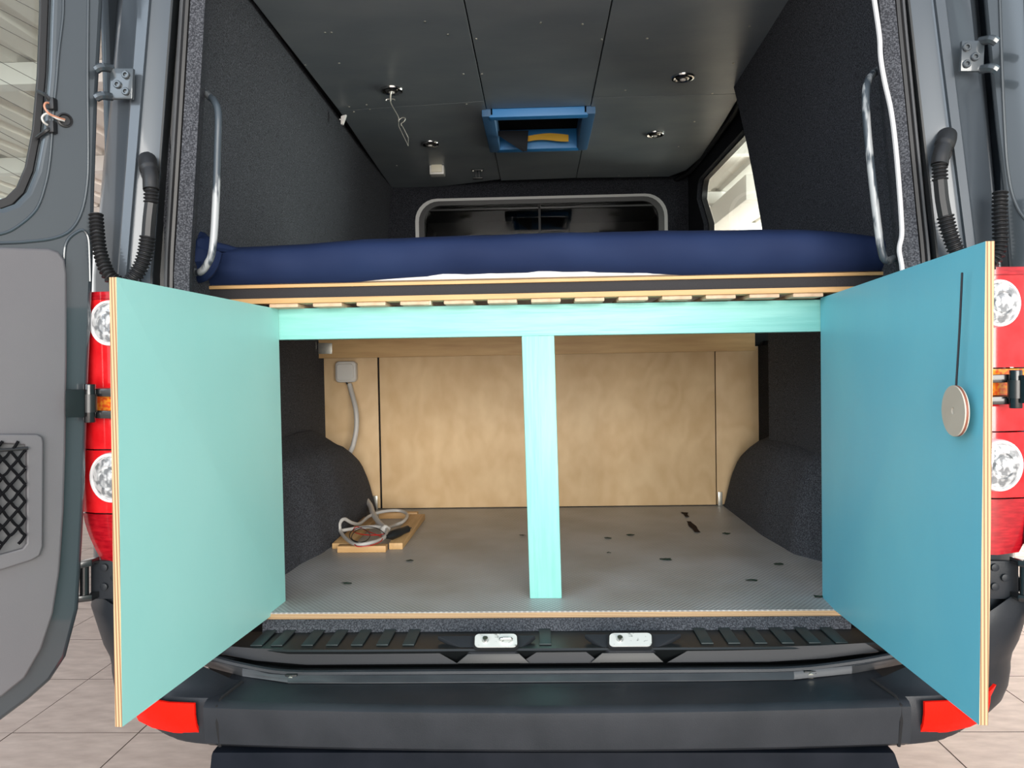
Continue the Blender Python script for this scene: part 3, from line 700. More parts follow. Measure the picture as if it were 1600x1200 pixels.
# rear doors --------------------------------------------------------
def door_plane(side):
    p0 = Vector((VX+side*0.985, -0.365, 0)); ang = math.radians(45)
    d = Vector((side*math.cos(ang), -math.sin(ang), 0))          # from the hinge to the free edge
    n = Vector((-side*math.sin(ang), -math.cos(ang), 0))         # towards the camera
    return p0, d, n
def build_door(side):
    p0, d, n = door_plane(side)
    def st(px, py, off=0): 
        q = PN(px, py, p0+n*off, n); return ((q-p0).dot(d), q.z)
    rd = empty('rear_door', p0+Vector((0,0,0.4)), None, parent=van)
    if side < 0:
        edge = [(167,-90),(166,0),(158,150),(153,300),(150,430),(143,600),(137,780),(132,870),(127,955),(107,1031),(82,1069),(47,1100),(0,1135)]
        gl = [(76,-140),(76,0),(72,110),(64,200),(52,262),(38,295),(20,313),(0,320)]
    else:
        edge = [(1523,-90),(1531,0),(1540,100),(1550,200),(1562,300),(1571,430),(1580,600),(1590,780),(1596,880),(1604,960),(1622,1030),(1650,1072),(1690,1105),(1740,1135)]
        gl = [(1622,-140),(1624,0),(1628,110),(1636,200),(1648,262),(1662,295),(1680,313),(1700,320)]
    E = [st(*q) for q in edge]; G = [st(*q) for q in gl]
    W = 0.80; zb = E[-1][1]
    outer_ = E+[(W-0.12, zb-0.01), (W-0.02, zb+0.10), (W, zb+0.4), (W, 2.38), (E[0][0]+0.02, 2.38)]
    # window opening: right boundary from G, the rest mirrored on the free side
    zt = G[0][1]; gw = W-0.10
    hole_ = G+[(gw-0.1, G[-1][1]), (gw-0.03, G[-1][1]+0.04), (gw, G[-1][1]+0.15), (gw, zt)]
    u, v = d, Vector((0,0,1)); w_ = u.cross(v); sg = 1 if w_.dot(n) > 0 else -1
    # outer skin, inner frame
    def pl(name, loops, off, th, m, parent, bevel=0): return plate(name, loops, p0, u, v, th, m, parent, bevel, off=sg*off)
    def shrink(L_, dx, dz=None):
        cx_ = sum(a for a, b in L_)/len(L_); cz_ = sum(b for a, b in L_)/len(L_); dz = dx if dz is None else dz
        W2 = max(abs(a-cx_) for a, b in L_); H2 = max(abs(b-cz_) for a, b in L_)
        return [(cx_+(a-cx_)*(1-dx/W2), cz_+(b-cz_)*(1-dz/H2)) for a, b in L_]
    hole_big = shrink(hole_, -0.012)
    pl('door_skin', [outer_, hole_], -0.045, 0.03, PAINTD, rd, 0.008)
    # inner frame, set back from the door's edge
    inner_o = shrink(outer_, 0.014)
    pl('door_inner_frame', [inner_o, hole_big], -0.014, 0.028, PAINTD, rd, 0.010)
    gp = pl('window_glass', [shrink(hole_, -0.01)], -0.056, 0.004, GLASS, rd)
    pl('window_seal', [shrink(hole_, -0.010), shrink(hole_, 0.020)], -0.030, 0.012, RUBBER, rd, 0.002)
    # raised bead round the window
    if side < 0: bead = [(100,-80),(99,0),(98,30),(92,80),(88,130),(84,170),(81,215),(78,250),(72,285),(58,325),(30,352),(0,366),(-60,372)]
    else: bead = [(1600,-80),(1602,0),(1604,80),(1608,160),(1615,240),(1628,300),(1650,345),(1690,372)]
    pts = []
    for q in bead: 
        a, b = st(*q); pts.append(p0+u*a+v*b+n*0.001)
    tube('frame_bead', pts, 0.003, PAINTD, rd, per=5)
    # curved pressing that frames the lower inner corner of the window part
    if side < 0: cr_ = [(139,-80),(138,0),(137,120),(138,240),(136,290),(128,330),(112,358),(85,372),(40,378),(0,380),(-60,383)]
    else: cr_ = [(1560,-80),(1562,0),(1566,120),(1570,205),(1574,260),(1584,310),(1605,345),(1650,372)]
    pts = [p0+u*st(*q)[0]+v*st(*q)[1]+n*0.0 for q in cr_]
    tube('frame_crease', pts, 0.0035, PAINTD, rd, per=5)
    if side < 0:
        # small pressing under the crease
        pts = [p0+u*st(*q)[0]+v*st(*q)[1]+n*0.0 for q in [(100,430),(101,392),(106,375),(118,364),(130,360),(138,372),(140,400),(141,440)]]
        tube('frame_pressing', pts, 0.0035, PAINTD, rd, per=6)
    # heating lines on the glass
    if side < 0:
        m_ = M('heating_line', (0.03,0.03,0.03,1), 0.6)
        for k in range(12):
            y0 = -20+k*28; a0 = st(75, y0); a1 = st(-60, y0-72)
            A = p0+u*a0[0]+v*a0[1]-n*0.052; B = p0+u*(a1[0]+0.3)+v*(a1[1]+0.0)-n*0.052
            zz = a0[1]
            if zz < G[-1][1]: continue
            rod('heating_line', p0+u*a0[0]+v*a0[1]-n*0.052, p0+u*(a1[0])+v*(a1[1])-n*0.052, 0.0006, m_, rd, n=5)
    # grey trim panel with storage pocket
    if side < 0:
        T_ = [(-200,386),(0,388),(72,390),(88,395),(98,408),(101,430),(101,560),(99,700),(96,800),(90,890),(80,955),(62,1010),(36,1055),(0,1084),(-60,1110),(-200,1130)]
        tp = pl('trim_panel', [[st(*q) for q in T_]], 0.010, 0.022, TRIM, rd, 0.005)
        tp['label'] = 'grey plastic inner trim panel'
        def ring(name, A, B, off, th, m, parent, bv=0.002): return pl(name, [[st(*q) for q in A], [st(*q) for q in B]], off, th, m, parent, bv)
        ring('pocket_rim', [(-180,676),(0,677),(52,677),(60,681),(62,690),(61,850),(56,864),(44,871),(0,885),(-180,930)], [(-175,690),(0,691),(33,693),(36,700),(36,845),(30,853),(0,861),(-170,905)], 0.027, 0.014, TRIM, rd, 0.003)
        pl('pocket_back', [[st(*q) for q in [(-178,690),(36,693),(37,848),(30,856),(0,863),(-170,905)]]], 0.0225, 0.003, M('pocket_grey', (0.10,0.10,0.105,1), 0.6), rd)
        # elastic net: diamond mesh
        bm = bmesh.new()
        def NP(a, b, o=0.040):
            s, z = st(a, b); return p0+u*s+v*z+n*o
        cols = [-38,-26,-14,-2,10,22,33]
        for c in range(len(cols)-1):
            for r_ in range(7):
                y0 = 702+r_*26+(13 if c % 2 else 0)
                j = lambda: random.uniform(-2, 2)
                a_ = NP(cols[c], y0); b1 = NP(cols[c+1], y0-13+j()); b2 = NP(cols[c+1], y0+13+j())
                for bb in (b1, b2):
                    mid = (a_+bb)/2+Vector((0,0,random.uniform(-0.003,0.001)))
                    if bb.z < NP(0, 846).z: continue
                    sweep(bm, catmull([a_, mid, bb], 3), 0.0030, 5)
        net = from_bm('storage_net', bm, M('black_elastic_net', (0.006,0.006,0.007,1), 0.9, spec=0.05), rd, smooth=True); net['kind'] = 'stuff'
        tube('net_hem', [NP(-60,704),NP(-20,702),NP(15,700),NP(37,698)], 0.0032, RUBBER, rd)
        # wiring through the grommet
        def W_(a, b, o=0.006): s, z = st(a, b); return p0+u*s+v*z+n*o
        bm = bmesh.new(); lathe(bm, W_(101,188,0.0), n, [(0.015,-0.002),(0.015,0.004),(0.012,0.005),(0.010,0.001),(0.002,0.001)], 20); from_bm('grommet', bm, RUBBER, rd, smooth=True)
        COP = M('copper_wire', (0.45,0.20,0.12,1), 0.4)
        tube('copper_wire', [W_(100,188),W_(88,186,0.012),(W_(74,180,0.014)),W_(67,170,0.014),(W_(70,163,0.012)),W_(80,164)], 0.0022, COP, rd)
        tube('white_wire', [W_(99,190),W_(88,188,0.012),W_(72,180,0.012),W_(64,185,0.012),W_(66,193,0.012),W_(76,198)], 0.0022, CABLEW, rd)
        for (a_, b1) in (((80,164),(62,140)),((80,200),(60,213))):
            q = W_(*a_)
            box('wire_connector', (q.x-0.008,q.y-0.008,q.z-0.012), (q.x+0.008,q.y+0.008,q.z+0.012), RUBBER, rd, bevel=0.002)
            tube('terminal_tab', [q, (q+W_(*b1))/2+n*0.003, W_(*b1)-n*0.02], 0.004, RUBBER, rd, n=6)
    # cable boot along the hinge edge
    return rd, st
rdl, stl = build_door(-1)
rdr, str_ = build_door(1)
# hinges: upper body-coloured plates, black mid and lower brackets
def upper_hinge(px, py, side):
    h = empty('hinge', P(px, py, D=1.64), None, parent=van)
    c = P(px, py, D=1.645)
    quad = [P(px-18,py+26,D=1.648),P(px+18,py+26,D=1.648),P(px+20,py-22,D=1.648),P(px-16,py-22,D=1.648)]
    slab('hinge_plate', quad, (0,-1,0), 0.010, PAINTD, h, bevel=0.003)
    for dx, dy in ((6,-13),(-7,2),(6,13)):
        q = P(px+(dx if side < 0 else -dx), py+dy, D=1.640); 
        bm = bmesh.new(); lathe(bm, q, (0,-1,0), [(0.0085,-0.002),(0.0085,0.006),(0.007,0.0075),(0.0045,0.0075),(0.004,0.003)], 14); from_bm('hinge_bolt', bm, PAINTD, h, smooth=True)
    for dy in (-24, 20):
        a_ = P(px+side*17, py+dy, D=1.645); b2 = P(px+side*42, py+dy+2, D=1.62)
        tube('hinge_arm', [a_, (a_+b2)/2+Vector((0,-0.01,0)), b2], 0.009, PAINTD, h, per=4)
upper_hinge(192, 131, -1); upper_hinge(1515, 88, 1)
BLK = M('gloss_black_hinge', (0.010,0.010,0.011,1), 0.25, coat=0.5)
def mid_hinge(px, py, side):
    h = empty('hinge', P(px, py, D=1.6), None, parent=van)
    for dy in (-15, 19):
        a_ = P(px, py+dy, D=1.612); b2 = P(px-side*70, py+dy+2, D=1.625)
        slab('hinge_arm', [a_+Vector((0,0,-0.008)), b2+Vector((0,0,-0.008)), b2+Vector((0,0,0.009)), a_+Vector((0,0,0.009))], (0,-1,0), 0.010, BLK, h, bevel=0.002)
    rod('hinge_pin', P(px-side*0, py-28, D=1.595), P(px, py+32, D=1.595), 0.012, BLK, h, bevel=0.002)
    rod('hinge_collar', P(px, py-12, D=1.593), P(px, py+16, D=1.593), 0.0145, M('hinge_steel', (0.05,0.05,0.05,1), 0.3, metal=0.6), h)
    a_ = P(px+side*3, py+2, D=1.59); 
    q0 = P(px+side*4, py-20, D=1.585); q1 = P(px+side*34, py-20, D=1.555); q2 = P(px+side*34, py+24, D=1.555); q3 = P(px+side*4, py+24, D=1.585)
    slab('hinge_leaf', [q3, q2, q1, q0], (0,-1,0), 0.010, BLK, h, bevel=0.003)
mid_hinge(140, 628, -1); mid_hinge(1587, 606, 1)
def low_hinge(px, py, side):
    h = empty('hinge', P(px, py, D=1.64), None, parent=van)
    q = [P(px-26,py+34,D=1.655),P(px+26,py+34,D=1.655),P(px+26,py-26,D=1.655),P(px-26,py-26,D=1.655)]
    slab('hinge_plate', q, (0,-1,0), 0.012, PLAST, h, bevel=0.004)
    for dx, dy in ((-8,-14),(8,2),(-8,16)):
        c = P(px+dx, py+dy, D=1.643); bm = bmesh.new(); lathe(bm, c, (0,-1,0), [(0.008,-0.002),(0.008,0.006),(0.005,0.007)], 12); from_bm('hinge_bolt', bm, PLAST, h, smooth=True)
    for dy in (-26, 28):
        a_ = P(px+side*16, py+dy, D=1.645); b2 = P(px+side*52, py+dy+(8 if dy < 0 else 4), D=1.62)
        slab('hinge_arm', [a_+Vector((0,0.0,-0.007)), b2+Vector((0,0,-0.007)), b2+Vector((0,0,0.007)), a_+Vector((0,0,0.007))], (0,-1,0), 0.03, BLK, h, bevel=0.002)
    rod('hinge_pin', P(px+side*40, py-24, D=1.618), P(px+side*40, py+32, D=1.618), 0.009, BLK, h)
low_hinge(172, 900, -1); low_hinge(1561, 900, 1)
# corrugated cable boots
def conduit(name, elbow, path, door_path, side):
    h = empty(name, elbow[0], None, parent=van)
    def corr(a0, per=0.0075, amp=0.0022, base=0.0135): return lambda s: base+amp*math.sin(2*math.pi*s/per)
    # oval elbow
    bm = bmesh.new(); sweep(bm, catmull(elbow, 10), lambda s: (0.0195 if 0.012 < s < 0.05 else 0.0165) if s > 0.01 else 0.013, 16)
    for v in bm.verts: pass
    from_bm('elbow', bm, RUBBER, h, smooth=True)
    fl_ = P(*elbow_px[side], D=1.668)
    bm = bmesh.new(); cyl(bm, fl_+Vector((0,0,0)), fl_+Vector((0,-0.006,0)), 0.018, 0.016, 20)
    for v in bm.verts: v.co.z = fl_.z+(v.co.z-fl_.z)*2.0
    from_bm('elbow_flange', bm, RUBBER, h, bevel=0.0015)
    pts = catmull(path, 60); bm = bmesh.new(); sweep(bm, pts, corr(0), 12); from_bm('corrugated_sleeve', bm, RUBBER, h, smooth=True)
    pts = catmull(door_path, 60); bm = bmesh.new(); sweep(bm, pts, corr(0, 0.0085, 0.0028, 0.0125), 12); from_bm('corrugated_sleeve', bm, RUBBER, h, smooth=True)
elbow_px = {-1: (231, 262), 1: (1476, 228)}
eb = [P(230,246,D=1.665),P(231,256,D=1.645),P(235,275,D=1.630),P(236,296,D=1.625)]
def plain(pts, r, nm, par): return tube(nm, pts, r, RUBBER, par)
conduit('cable_boot', eb, [P(236,292,D=1.625),P(236,318,D=1.625)], [P(150,335,D=1.63),P(153,372,D=1.62),P(158,400,D=1.615),P(172,432,D=1.61),P(200,448,D=1.615)], -1)
cb = [o for o in van.children if o.name.startswith('cable_boot')][-1]
plain([P(236,318,D=1.625),P(233,345,D=1.624),P(231,372,D=1.622)], 0.0135, 'smooth_sleeve', cb)
bm = bmesh.new(); sweep(bm, catmull([P(231,370,D=1.622),P(227,395,D=1.62),P(218,420,D=1.618),P(200,446,D=1.615)], 60), lambda s: 0.0150+0.0022*math.sin(2*math.pi*s/0.0075), 12); from_bm('corrugated_sleeve', bm, RUBBER, cb, smooth=True)
eb = [P(1480,208,D=1.665),P(1478,220,D=1.645),P(1471,240,D=1.630),P(1468,258,D=1.625)]
conduit('cable_boot', eb, [P(1468,256,D=1.625),P(1469,282,D=1.625)], [P(1563,300,D=1.62),P(1562,335,D=1.615),P(1563,370,D=1.61),P(1558,398,D=1.61),P(1540,420,D=1.615)], 1)
cb = [o for o in van.children if o.name.startswith('cable_boot')][-1]
plain([P(1469,282,D=1.625),P(1472,312,D=1.624),P(1477,340,D=1.622)], 0.0135, 'smooth_sleeve', cb)
bm = bmesh.new(); sweep(bm, catmull([P(1477,338,D=1.622),P(1483,362,D=1.62),P(1494,392,D=1.618),P(1510,425,D=1.615)], 60), lambda s: 0.0150+0.0022*math.sin(2*math.pi*s/0.0075), 12); from_bm('corrugated_sleeve', bm, RUBBER, cb, smooth=True)
# grab handles and the pale edge cord on the right
GRIP = M('peeling_grey_grip', (0.36,0.38,0.39,1), 0.35, c2=(0.05,0.065,0.08,1), scale=14, stretch=(2,1,0.35), lo=0.46, hi=0.50, detail=5)
gh = tube('grab_handle', [P(316,140,D=1.90),P(326,150,D=1.80),P(336,160,D=1.76),P(341,180,D=1.75),P(340,230,D=1.75),P(337,320,D=1.75),P(332,390,D=1.75),P(324,412,D=1.755),P(313,425,D=1.78),P(298,424,D=1.84)], 0.0085, GRIP, van, per=8, n=10)
gh['label'] = 'peeling grey steel handle on the left pillar'
gh = tube('grab_handle', [P(1376,107,D=1.90),P(1362,118,D=1.80),P(1354,135,D=1.76),P(1353,170,D=1.75),P(1357,225,D=1.75),P(1364,290,D=1.75),P(1371,350,D=1.75),P(1377,390,D=1.75),P(1383,406,D=1.755),P(1392,406,D=1.78),P(1408,398,D=1.86)], 0.0085, GRIP, van, per=8, n=10)
gh['label'] = 'peeling grey steel handle on the right pillar'
CORD = M('pale_grey_cord', (0.50,0.50,0.51,1), 0.5)
o = tube('edge_cord', [P(x, y, D=1.685) for x, y in [(1352,-90),(1366,0),(1374,56),(1376,90),(1382,127),(1392,172),(1399,225),(1404,281),(1408,337),(1409,367),(1405,390),(1409,415),(1412,450)]], 0.0052, CORD, van, per=6)
o['label'] = 'pale grey edging cord on the right felt'

# ================================================================== CUPBOARD FRAME UNDER THE BED
cup = empty('under_bed_cupboard', (VX, 0, FZ), 'turquoise painted cupboard front with two open plywood doors', 'cupboard')
bt = [P(437,482,Y=0), P(1281,468,Y=0)]; bb = [P(437,531,Y=0), P(1281,518,Y=0)]
zt = (bt[0].z+bt[1].z)/2; zb_ = (bb[0].z+bb[1].z)/2
x0 = bt[0].x; x1 = bt[1].x
slab('crossbeam', [(x0-0.02,0,bb[0].z),(x1+0.02,0,bb[1].z),(x1+0.02,0,bt[1].z),(x0-0.02,0,bt[0].z)], (0,1,0), 0.045, TURQW, cup, bevel=0.003)
pc = [P(828,941,Y=0.003), P(878,940,Y=0.003), P(866,522,Y=0.003), P(815,524,Y=0.003)]
pst = slab('centre_post', [Vector((p.x, 0.003, FZ if i < 2 else p.z)) for i, p in enumerate(pc)], (0,1,0), 0.040, TURQV, cup, bevel=0.003)
# side rails carrying the bed
RZ0 = P(841,554,Y=1.22).z; RZ1 = P(841,524,Y=1.22).z+0.03
rl = box('rear_rail', (-0.93,1.20,RZ0), (P(1180,540,Y=1.2).x,1.245,RZ1), timber('pine_rail', (0.50,0.30,0.13,1), (0.68,0.45,0.21,1), (1,12,10), 5), cup)
bk = P(505,545,Y=1.19)
ang = empty('angle_bracket', bk, None, parent=cup)
slab('bracket_plate', [P(493,553,Y=1.197),P(519,553,Y=1.197),P(519,536,Y=1.197),P(493,536,Y=1.197)], (0,-1,0), 0.003, ZINC, ang, bevel=0.0006)
slab('bracket_flange', [P(493,554,Y=1.195),P(493,554,Y=1.155),P(493,534,Y=1.155),P(493,534,Y=1.195)], (1,0,0), 0.003, ZINC, ang, bevel=0.0006)
# doors
ZH0 = P(445,945,Y=0).z; ZH1 = P(437,483,Y=0).z
ZR0 = P(1285,938,Y=0).z; ZR1 = P(1281,466,Y=0).z
def cdoor(side):
    if side < 0:
        hx = (P(437,483,Y=0).x+P(445,945,Y=0).x)/2; z0, z1 = ZH0, ZH1
        a_, b2 = P(182,433,Z=z1), P(191,1136,Z=z0)
        mt, shift = TURQ, -0.014
    else:
        hx = (P(1281,466,Y=0).x+P(1285,938,Y=0).x)/2; z0, z1 = ZR0, ZR1
        a_, b2 = P(1540,377,Z=z1), P(1530,1133,Z=z0)
        mt, shift = TURQ_COOL, 0.014
    print('cupboard door', side, 'hinge', hx, z0, z1, 'outer', a_, b2)
    yo = (a_.y+b2.y)/2; xa = P(182 if side < 0 else 1540, 433 if side < 0 else 377, Y=yo).x; xb = P(191 if side < 0 else 1530, 1136 if side < 0 else 1133, Y=yo).x
    za = P(182 if side < 0 else 1540, 433 if side < 0 else 377, Y=yo).z; zb2 = P(191 if side < 0 else 1530, 1136 if side < 0 else 1133, Y=yo).z
    inner_q = [Vector((hx,-0.002,z0)), Vector((xb,yo,zb2)), Vector((xa,yo,za)), Vector((hx,-0.002,z1))]
    nn = Vector((side,0,0))
    d_ = (inner_q[1]-inner_q[0]).normalized(); nn = Vector((-d_.y, d_.x, 0)); 
    if nn.x*side < 0: nn = -nn
    t = 0.013
    bm = bmesh.new(); hexa(bm, inner_q+[q+nn*t for q in inner_q])
    o = from_bm('cupboard_door', bm, [mt, plyedge('door_edge', 'X', 0.0052)], cup)
    fi = 0
    for p in o.data.polygons:
        if abs(p.normal.dot(nn)) < 0.7: p.material_index = 1
    return o, inner_q, nn
dl, ql, nl = cdoor(-1); dr, qr, nr = cdoor(1)
dl['label'] = 'left turquoise plywood door'; dr['label'] = 'right turquoise plywood door'
def on_door(q, px, py, off=0.0):
    n_ = (q[1]-q[0]).cross(q[3]-q[0]).normalized()
    if n_.x*q[0].x > 0: n_ = -n_
    return PN(px, py, q[0]+n_*off, n_), n_
BCORD = M('black_elastic', (0.006,0.006,0.012,1), 0.6)
tube('elastic_cord', [on_door(ql,217,436,0.004)[0], on_door(ql,216,455,0.004)[0], on_door(ql,215.5,470,0.004)[0], on_door(ql,213.5,475,0.002)[0]], 0.0014, BCORD, dl, n=6)
tube('elastic_cord', [on_door(qr,1503,429,0.002)[0], on_door(qr,1503,435,0.004)[0], on_door(qr,1499,520,0.004)[0], on_door(qr,1494,603,0.006)[0]], 0.0017, BCORD, dr, n=6)
c, n_ = on_door(qr, 1492, 642, 0.010)
e1, _ = on_door(qr, 1492, 602, 0.010); rr = (e1-c).length
DISC = M('pale_wood_disc', (0.50,0.44,0.36,1), 0.55, c2=(0.54,0.48,0.40,1), scale=12)
bm = bmesh.new(); lathe(bm, c, n_, [(rr*0.99,-0.004),(rr,-0.003),(rr,0.002),(rr*0.985,0.003),(0.006,0.003),(0.004,0.0015)], 48); dc = from_bm('disc_handle', bm, DISC, dr, smooth=False)
dc['label'] = 'round pale wooden disc handle'
bm = bmesh.new(); lathe(bm, c, n_, [(rr*1.004,-0.0022),(rr*1.006,-0.0005),(rr*1.004,0.0012)], 48); from_bm('disc_edge_band', bm, M('burnt_edge', (0.22,0.07,0.04,1), 0.6), dr, smooth=True)
# rear plywood partition ---------------------------------------------
part_ = empty('plywood_partition', (VX, 1.29, FZ), 'birch plywood back panel below the bed in three sections', 'panel')
def pp(px, py, Y=1.28): return P(px, py, Y=Y)
def panel(l, r, y=1.28):
    a_, b2 = pp(l, 660, y), pp(r, 660, y); zt2 = pp(841, 547, y).z
    box('plywood_panel', (a_.x, y, FZ+0.004), (b2.x, y+0.012, zt2), PLYB, part_, bevel=0.001)
panel(495, 591.5, 1.285); panel(594.5, 1117.5, 1.280); panel(1119, 1202, 1.285)
for px in (587, 1125):
    q = pp(px, 785, 1.275); box('panel_bracket', (q.x-0.009,1.268,FZ+0.001), (q.x+0.009,1.278,FZ+0.06), ZINC, part_, bevel=0.001)
box('dark_backing', (-0.93,1.300,FZ), (0.99,1.31,RZ1), DARK, part_, bevel=0)
# ================================================================== BED
bed = empty('slatted_bed_base', (VX, 0.6, zt), 'slatted pine bed base with a black strap resting on turquoise beam', 'bed base')
YB = -0.055
xl = P(305,448,Y=YB).x; xr = P(1425,428,Y=YB).x
def zz(py): return P(852, py, Y=YB).z
def railq(y0, y1, dy0=0): 
    a_ = P(305, y0+11, Y=YB).z; return a_
def band_(name, t0, t1, m, depth, yoff=0, parent=bed, bevel=0.002):
    z1_ = zz(t0); z0_ = zz(t1)
    return box(name, (xl, YB+yoff, z0_), (xr, YB+yoff+depth, z1_), m, parent, bevel)
band_('upper_rail', 435.5, 441, PINEX, 0.05)
band_('black_strap', 441, 457.5, STRAP, 0.04, 0.006, bevel=0.001)
band_('lower_rail', 457.5, 466, PINEX, 0.05, -0.004)
zs1 = zz(466); zs0 = zz(474)
for k in range(17):
    px = 420+68.3*k if True else 0
    xa = P(px, 475, Y=YB).x
    if k < 13: box('slat', (xa+0.0, YB+0.001, max(zs0, zt+0.0005)), (xa+0.075, 1.2, zs1), BIRCH, bed, bevel=0.003)
box('side_rail', (xl, 0.0, zs1+0.002), (xl+0.03, 1.2, zs1+0.02), PINEY, bed)
for px in (667, 1050):
    xa = P(px, 475, Y=YB).x; box('spacer_block', (xa-0.010, YB+0.004, zt), (xa+0.010, YB+0.03, zs1+0.004), M('pale_block', (0.72,0.62,0.42,1), 0.6), bed, bevel=0.001)
# mattress
mat_ = empty('mattress', (VX, 0.5, zz(435)), 'mattress in a navy fitted sheet on the pine bed base', 'mattress')
MZ0 = zz(435)+0.002
def mattress():
    rows = []; NX, NA = 60, 22
    for i in range(NX+1):
        u = i/NX; x = -0.875+u*(0.945+0.875)
        px = 841+x*1200/1.93
        tab = [(290,386),(345,381),(420,378),(500,373),(560,368),(700,363),(850,358),(1050,354),(1250,352),(1310,354),(1360,361),(1420,372),(1460,380)]
        for (qa, ya), (qb, yb_) in zip(tab, tab[1:]):
            if qa <= px <= qb: topy = ya+(yb_-ya)*(px-qa)/(qb-qa)
        topz = P(px, topy, D=1.99).z-MZ0-0.006
        lift = 0.0
        if 560 < px < 1060: lift = 0.014*max(0,math.sin((px-560)/500*math.pi))**0.7
        r = []
        for j in range(NA+1):
            t = j/NA
            # profile from bottom front up over the front, to the top going back
            if t < 0.55:
                a = t/0.55; z = lift+(topz-lift)*a; y = -0.045-0.030*math.sin(a*math.pi)**0.7
                if a > 0.75: y += 0.06*((a-0.75)/0.25)**2
            else:
                a = (t-0.55)/0.45; z = topz+0.006*math.sin(a*math.pi); y = 0.015+1.22*a
            wob = 0.0025*math.sin(x*23+z*30)+0.002*math.sin(x*51+1)
            if px < 420: wob += 0.006*math.sin(z*110+x*30)*(420-px)/120
            r.append(Vector((x, y+wob, MZ0+z)))
        rows.append(r)
    o = loft('navy_sheet', rows, NAVY, mat_)
    box('white_core', (-0.86,-0.046,MZ0), (0.93,1.2,MZ0+0.05), WHITEF, mat_, bevel=0.012)
    return o
mattress()
# bunched sheet end behind the left handle
bm = bmesh.new()
c0 = P(316,400,D=1.90); 
bmesh.ops.create_uvsphere(bm, u_segments=28, v_segments=18, radius=1)
for v in bm.verts:
    a_ = math.atan2(v.co.z, v.co.x); k = 1+0.07*math.sin(a_*9+v.co.y*3)+0.04*math.sin(v.co.z*14)
    v.co = c0+Vector((v.co.x*0.040*k, v.co.y*0.05*k, v.co.z*0.055*k))
from_bm('bunched_sheet_corner', bm, NAVY, mat_, smooth=True)
tube('sheet_fold', [P(303,378,D=1.90),P(325,384,D=1.90),P(350,388,D=1.93),P(378,394,D=1.97)], lambda s_: 0.016-0.06*s_ if s_ < 0.2 else 0.004, NAVY, mat_)
tube('sheet_fold', [P(303,436,D=1.88),P(320,432,D=1.86),P(334,415,D=1.86),P(340,395,D=1.87)], 0.012, NAVY, mat_)

# ================================================================== THINGS IN THE COMPARTMENT
jb = empty('junction_box', P(541,580,Y=1.26), 'white rounded square junction box on the plywood at upper left', 'junction box')
a_ = P(525,597,Y=1.255); b2 = P(557,565,Y=1.255); cx_ = (a_.x+b2.x)/2; cz_ = (a_.z+b2.z)/2; hs = (b2.x-a_.x)/2
plate('box_body', [rrect(-hs,-hs,hs,hs,hs*0.4)], (cx_,1.262,cz_), (1,0,0), (0,0,1), 0.040, WHITEP, jb, bevel=0.006)
plate('box_lid', [rrect(-hs*0.72,-hs*0.86,hs*0.86,hs*0.72,hs*0.3)], (cx_-hs*0.1,1.238,cz_+hs*0.05), (1,0,0), (0,0,1), 0.008, WHITEP, jb, bevel=0.003)
cz1 = 0.648
cab_pts = [P(546,600,Y=1.25),P(549,612,Y=1.24),P(556,640,Y=1.20),P(557,668,Y=1.19),P(552,695,Y=1.18),P(545,715,Y=1.18),P(548,750,Y=1.19),P(566,772,Y=1.18),P(578,789,Y=1.08),P(583,803,Y=0.96),P(591,815,Y=0.86),P(602,826,Y=0.78)]
cable = tube('white_cable', cab_pts, 0.0105, CABLEW, None, per=8, n=10)
tagset(cable, 'thick white conduit hanging from the junction box down to the floor', 'cable')
tube('black_wire', [P(541,597,Y=1.25),P(546,606,Y=1.245),P(549,618,Y=1.23)], 0.004, RUBBER, cable)
cf = lambda x, y, z=0.0: P(x, y, Z=cz1+z)
coil = tube('cable_coil', [cf(602,826,0.01),cf(616,821),cf(631,814,0.005),cf(636,804,0.01),cf(624,798,0.015),cf(600,799,0.02),cf(578,806,0.015),P(562,818,D=2.80),P(550,817,D=2.74),P(538,811,D=2.70),P(531,818,D=2.68),P(533,832,D=2.66),cf(545,845,0.01),cf(560,851,0.012),cf(580,848,0.015),cf(597,842,0.012),cf(604,834,0.015),cf(603,826,0.02),cf(585,823,0.02),cf(560,825,0.015),cf(534,829,0.012)], 0.0062, CABLEW, None, per=8, n=8)
tagset(coil, 'loose white cable loops lying over the pine battens', 'cable')
kn = bmesh.new(); bmesh.ops.create_uvsphere(kn, u_segments=14, v_segments=10, radius=1)
kc = cf(602,829,0.012)
for v in kn.verts: v.co = kc+Vector((v.co.x*0.018*(1+0.2*math.sin(v.co.z*5)), v.co.y*0.018, v.co.z*0.021))
from_bm('tape_knot', kn, M('white_tape', (0.60,0.58,0.54,1), 0.5), coil, smooth=True)
plug = empty('car_power_plug', cf(625,832), 'black power plug with a metal tip on the pine plank', 'plug')
pa, pb = cf(608,838,0.012), cf(638,826,0.018)
dd = (pb-pa).normalized()
bm = bmesh.new(); lathe(bm, pa, dd, [(0.006,-0.012),(0.009,0.0),(0.0155,0.012),(0.0155,0.05),(0.0125,0.075),(0.0125,(pb-pa).length-0.004),(0.006,(pb-pa).length)], 16); from_bm('plug_body', bm, PLASTD, plug, smooth=True)
rod('plug_tip', pb, pb+dd*0.013, 0.0045, CHROME, plug)
rod('spring_contact', pb-dd*0.012+Vector((0.009,0,0.002)), pb-dd*0.004+Vector((0.011,0,0.004)), 0.002, CHROME, plug)
w1 = tube('thin_black_wire', [cf(606,838,0.014),cf(590,826,0.03),cf(570,823,0.035),cf(552,828,0.03),cf(546,838,0.02),cf(556,847,0.02),cf(572,845,0.02),cf(578,835,0.025),cf(566,826,0.03),cf(553,832,0.028),cf(550,842,0.02),cf(562,848,0.018)], 0.0016, RUBBER, None, n=5)
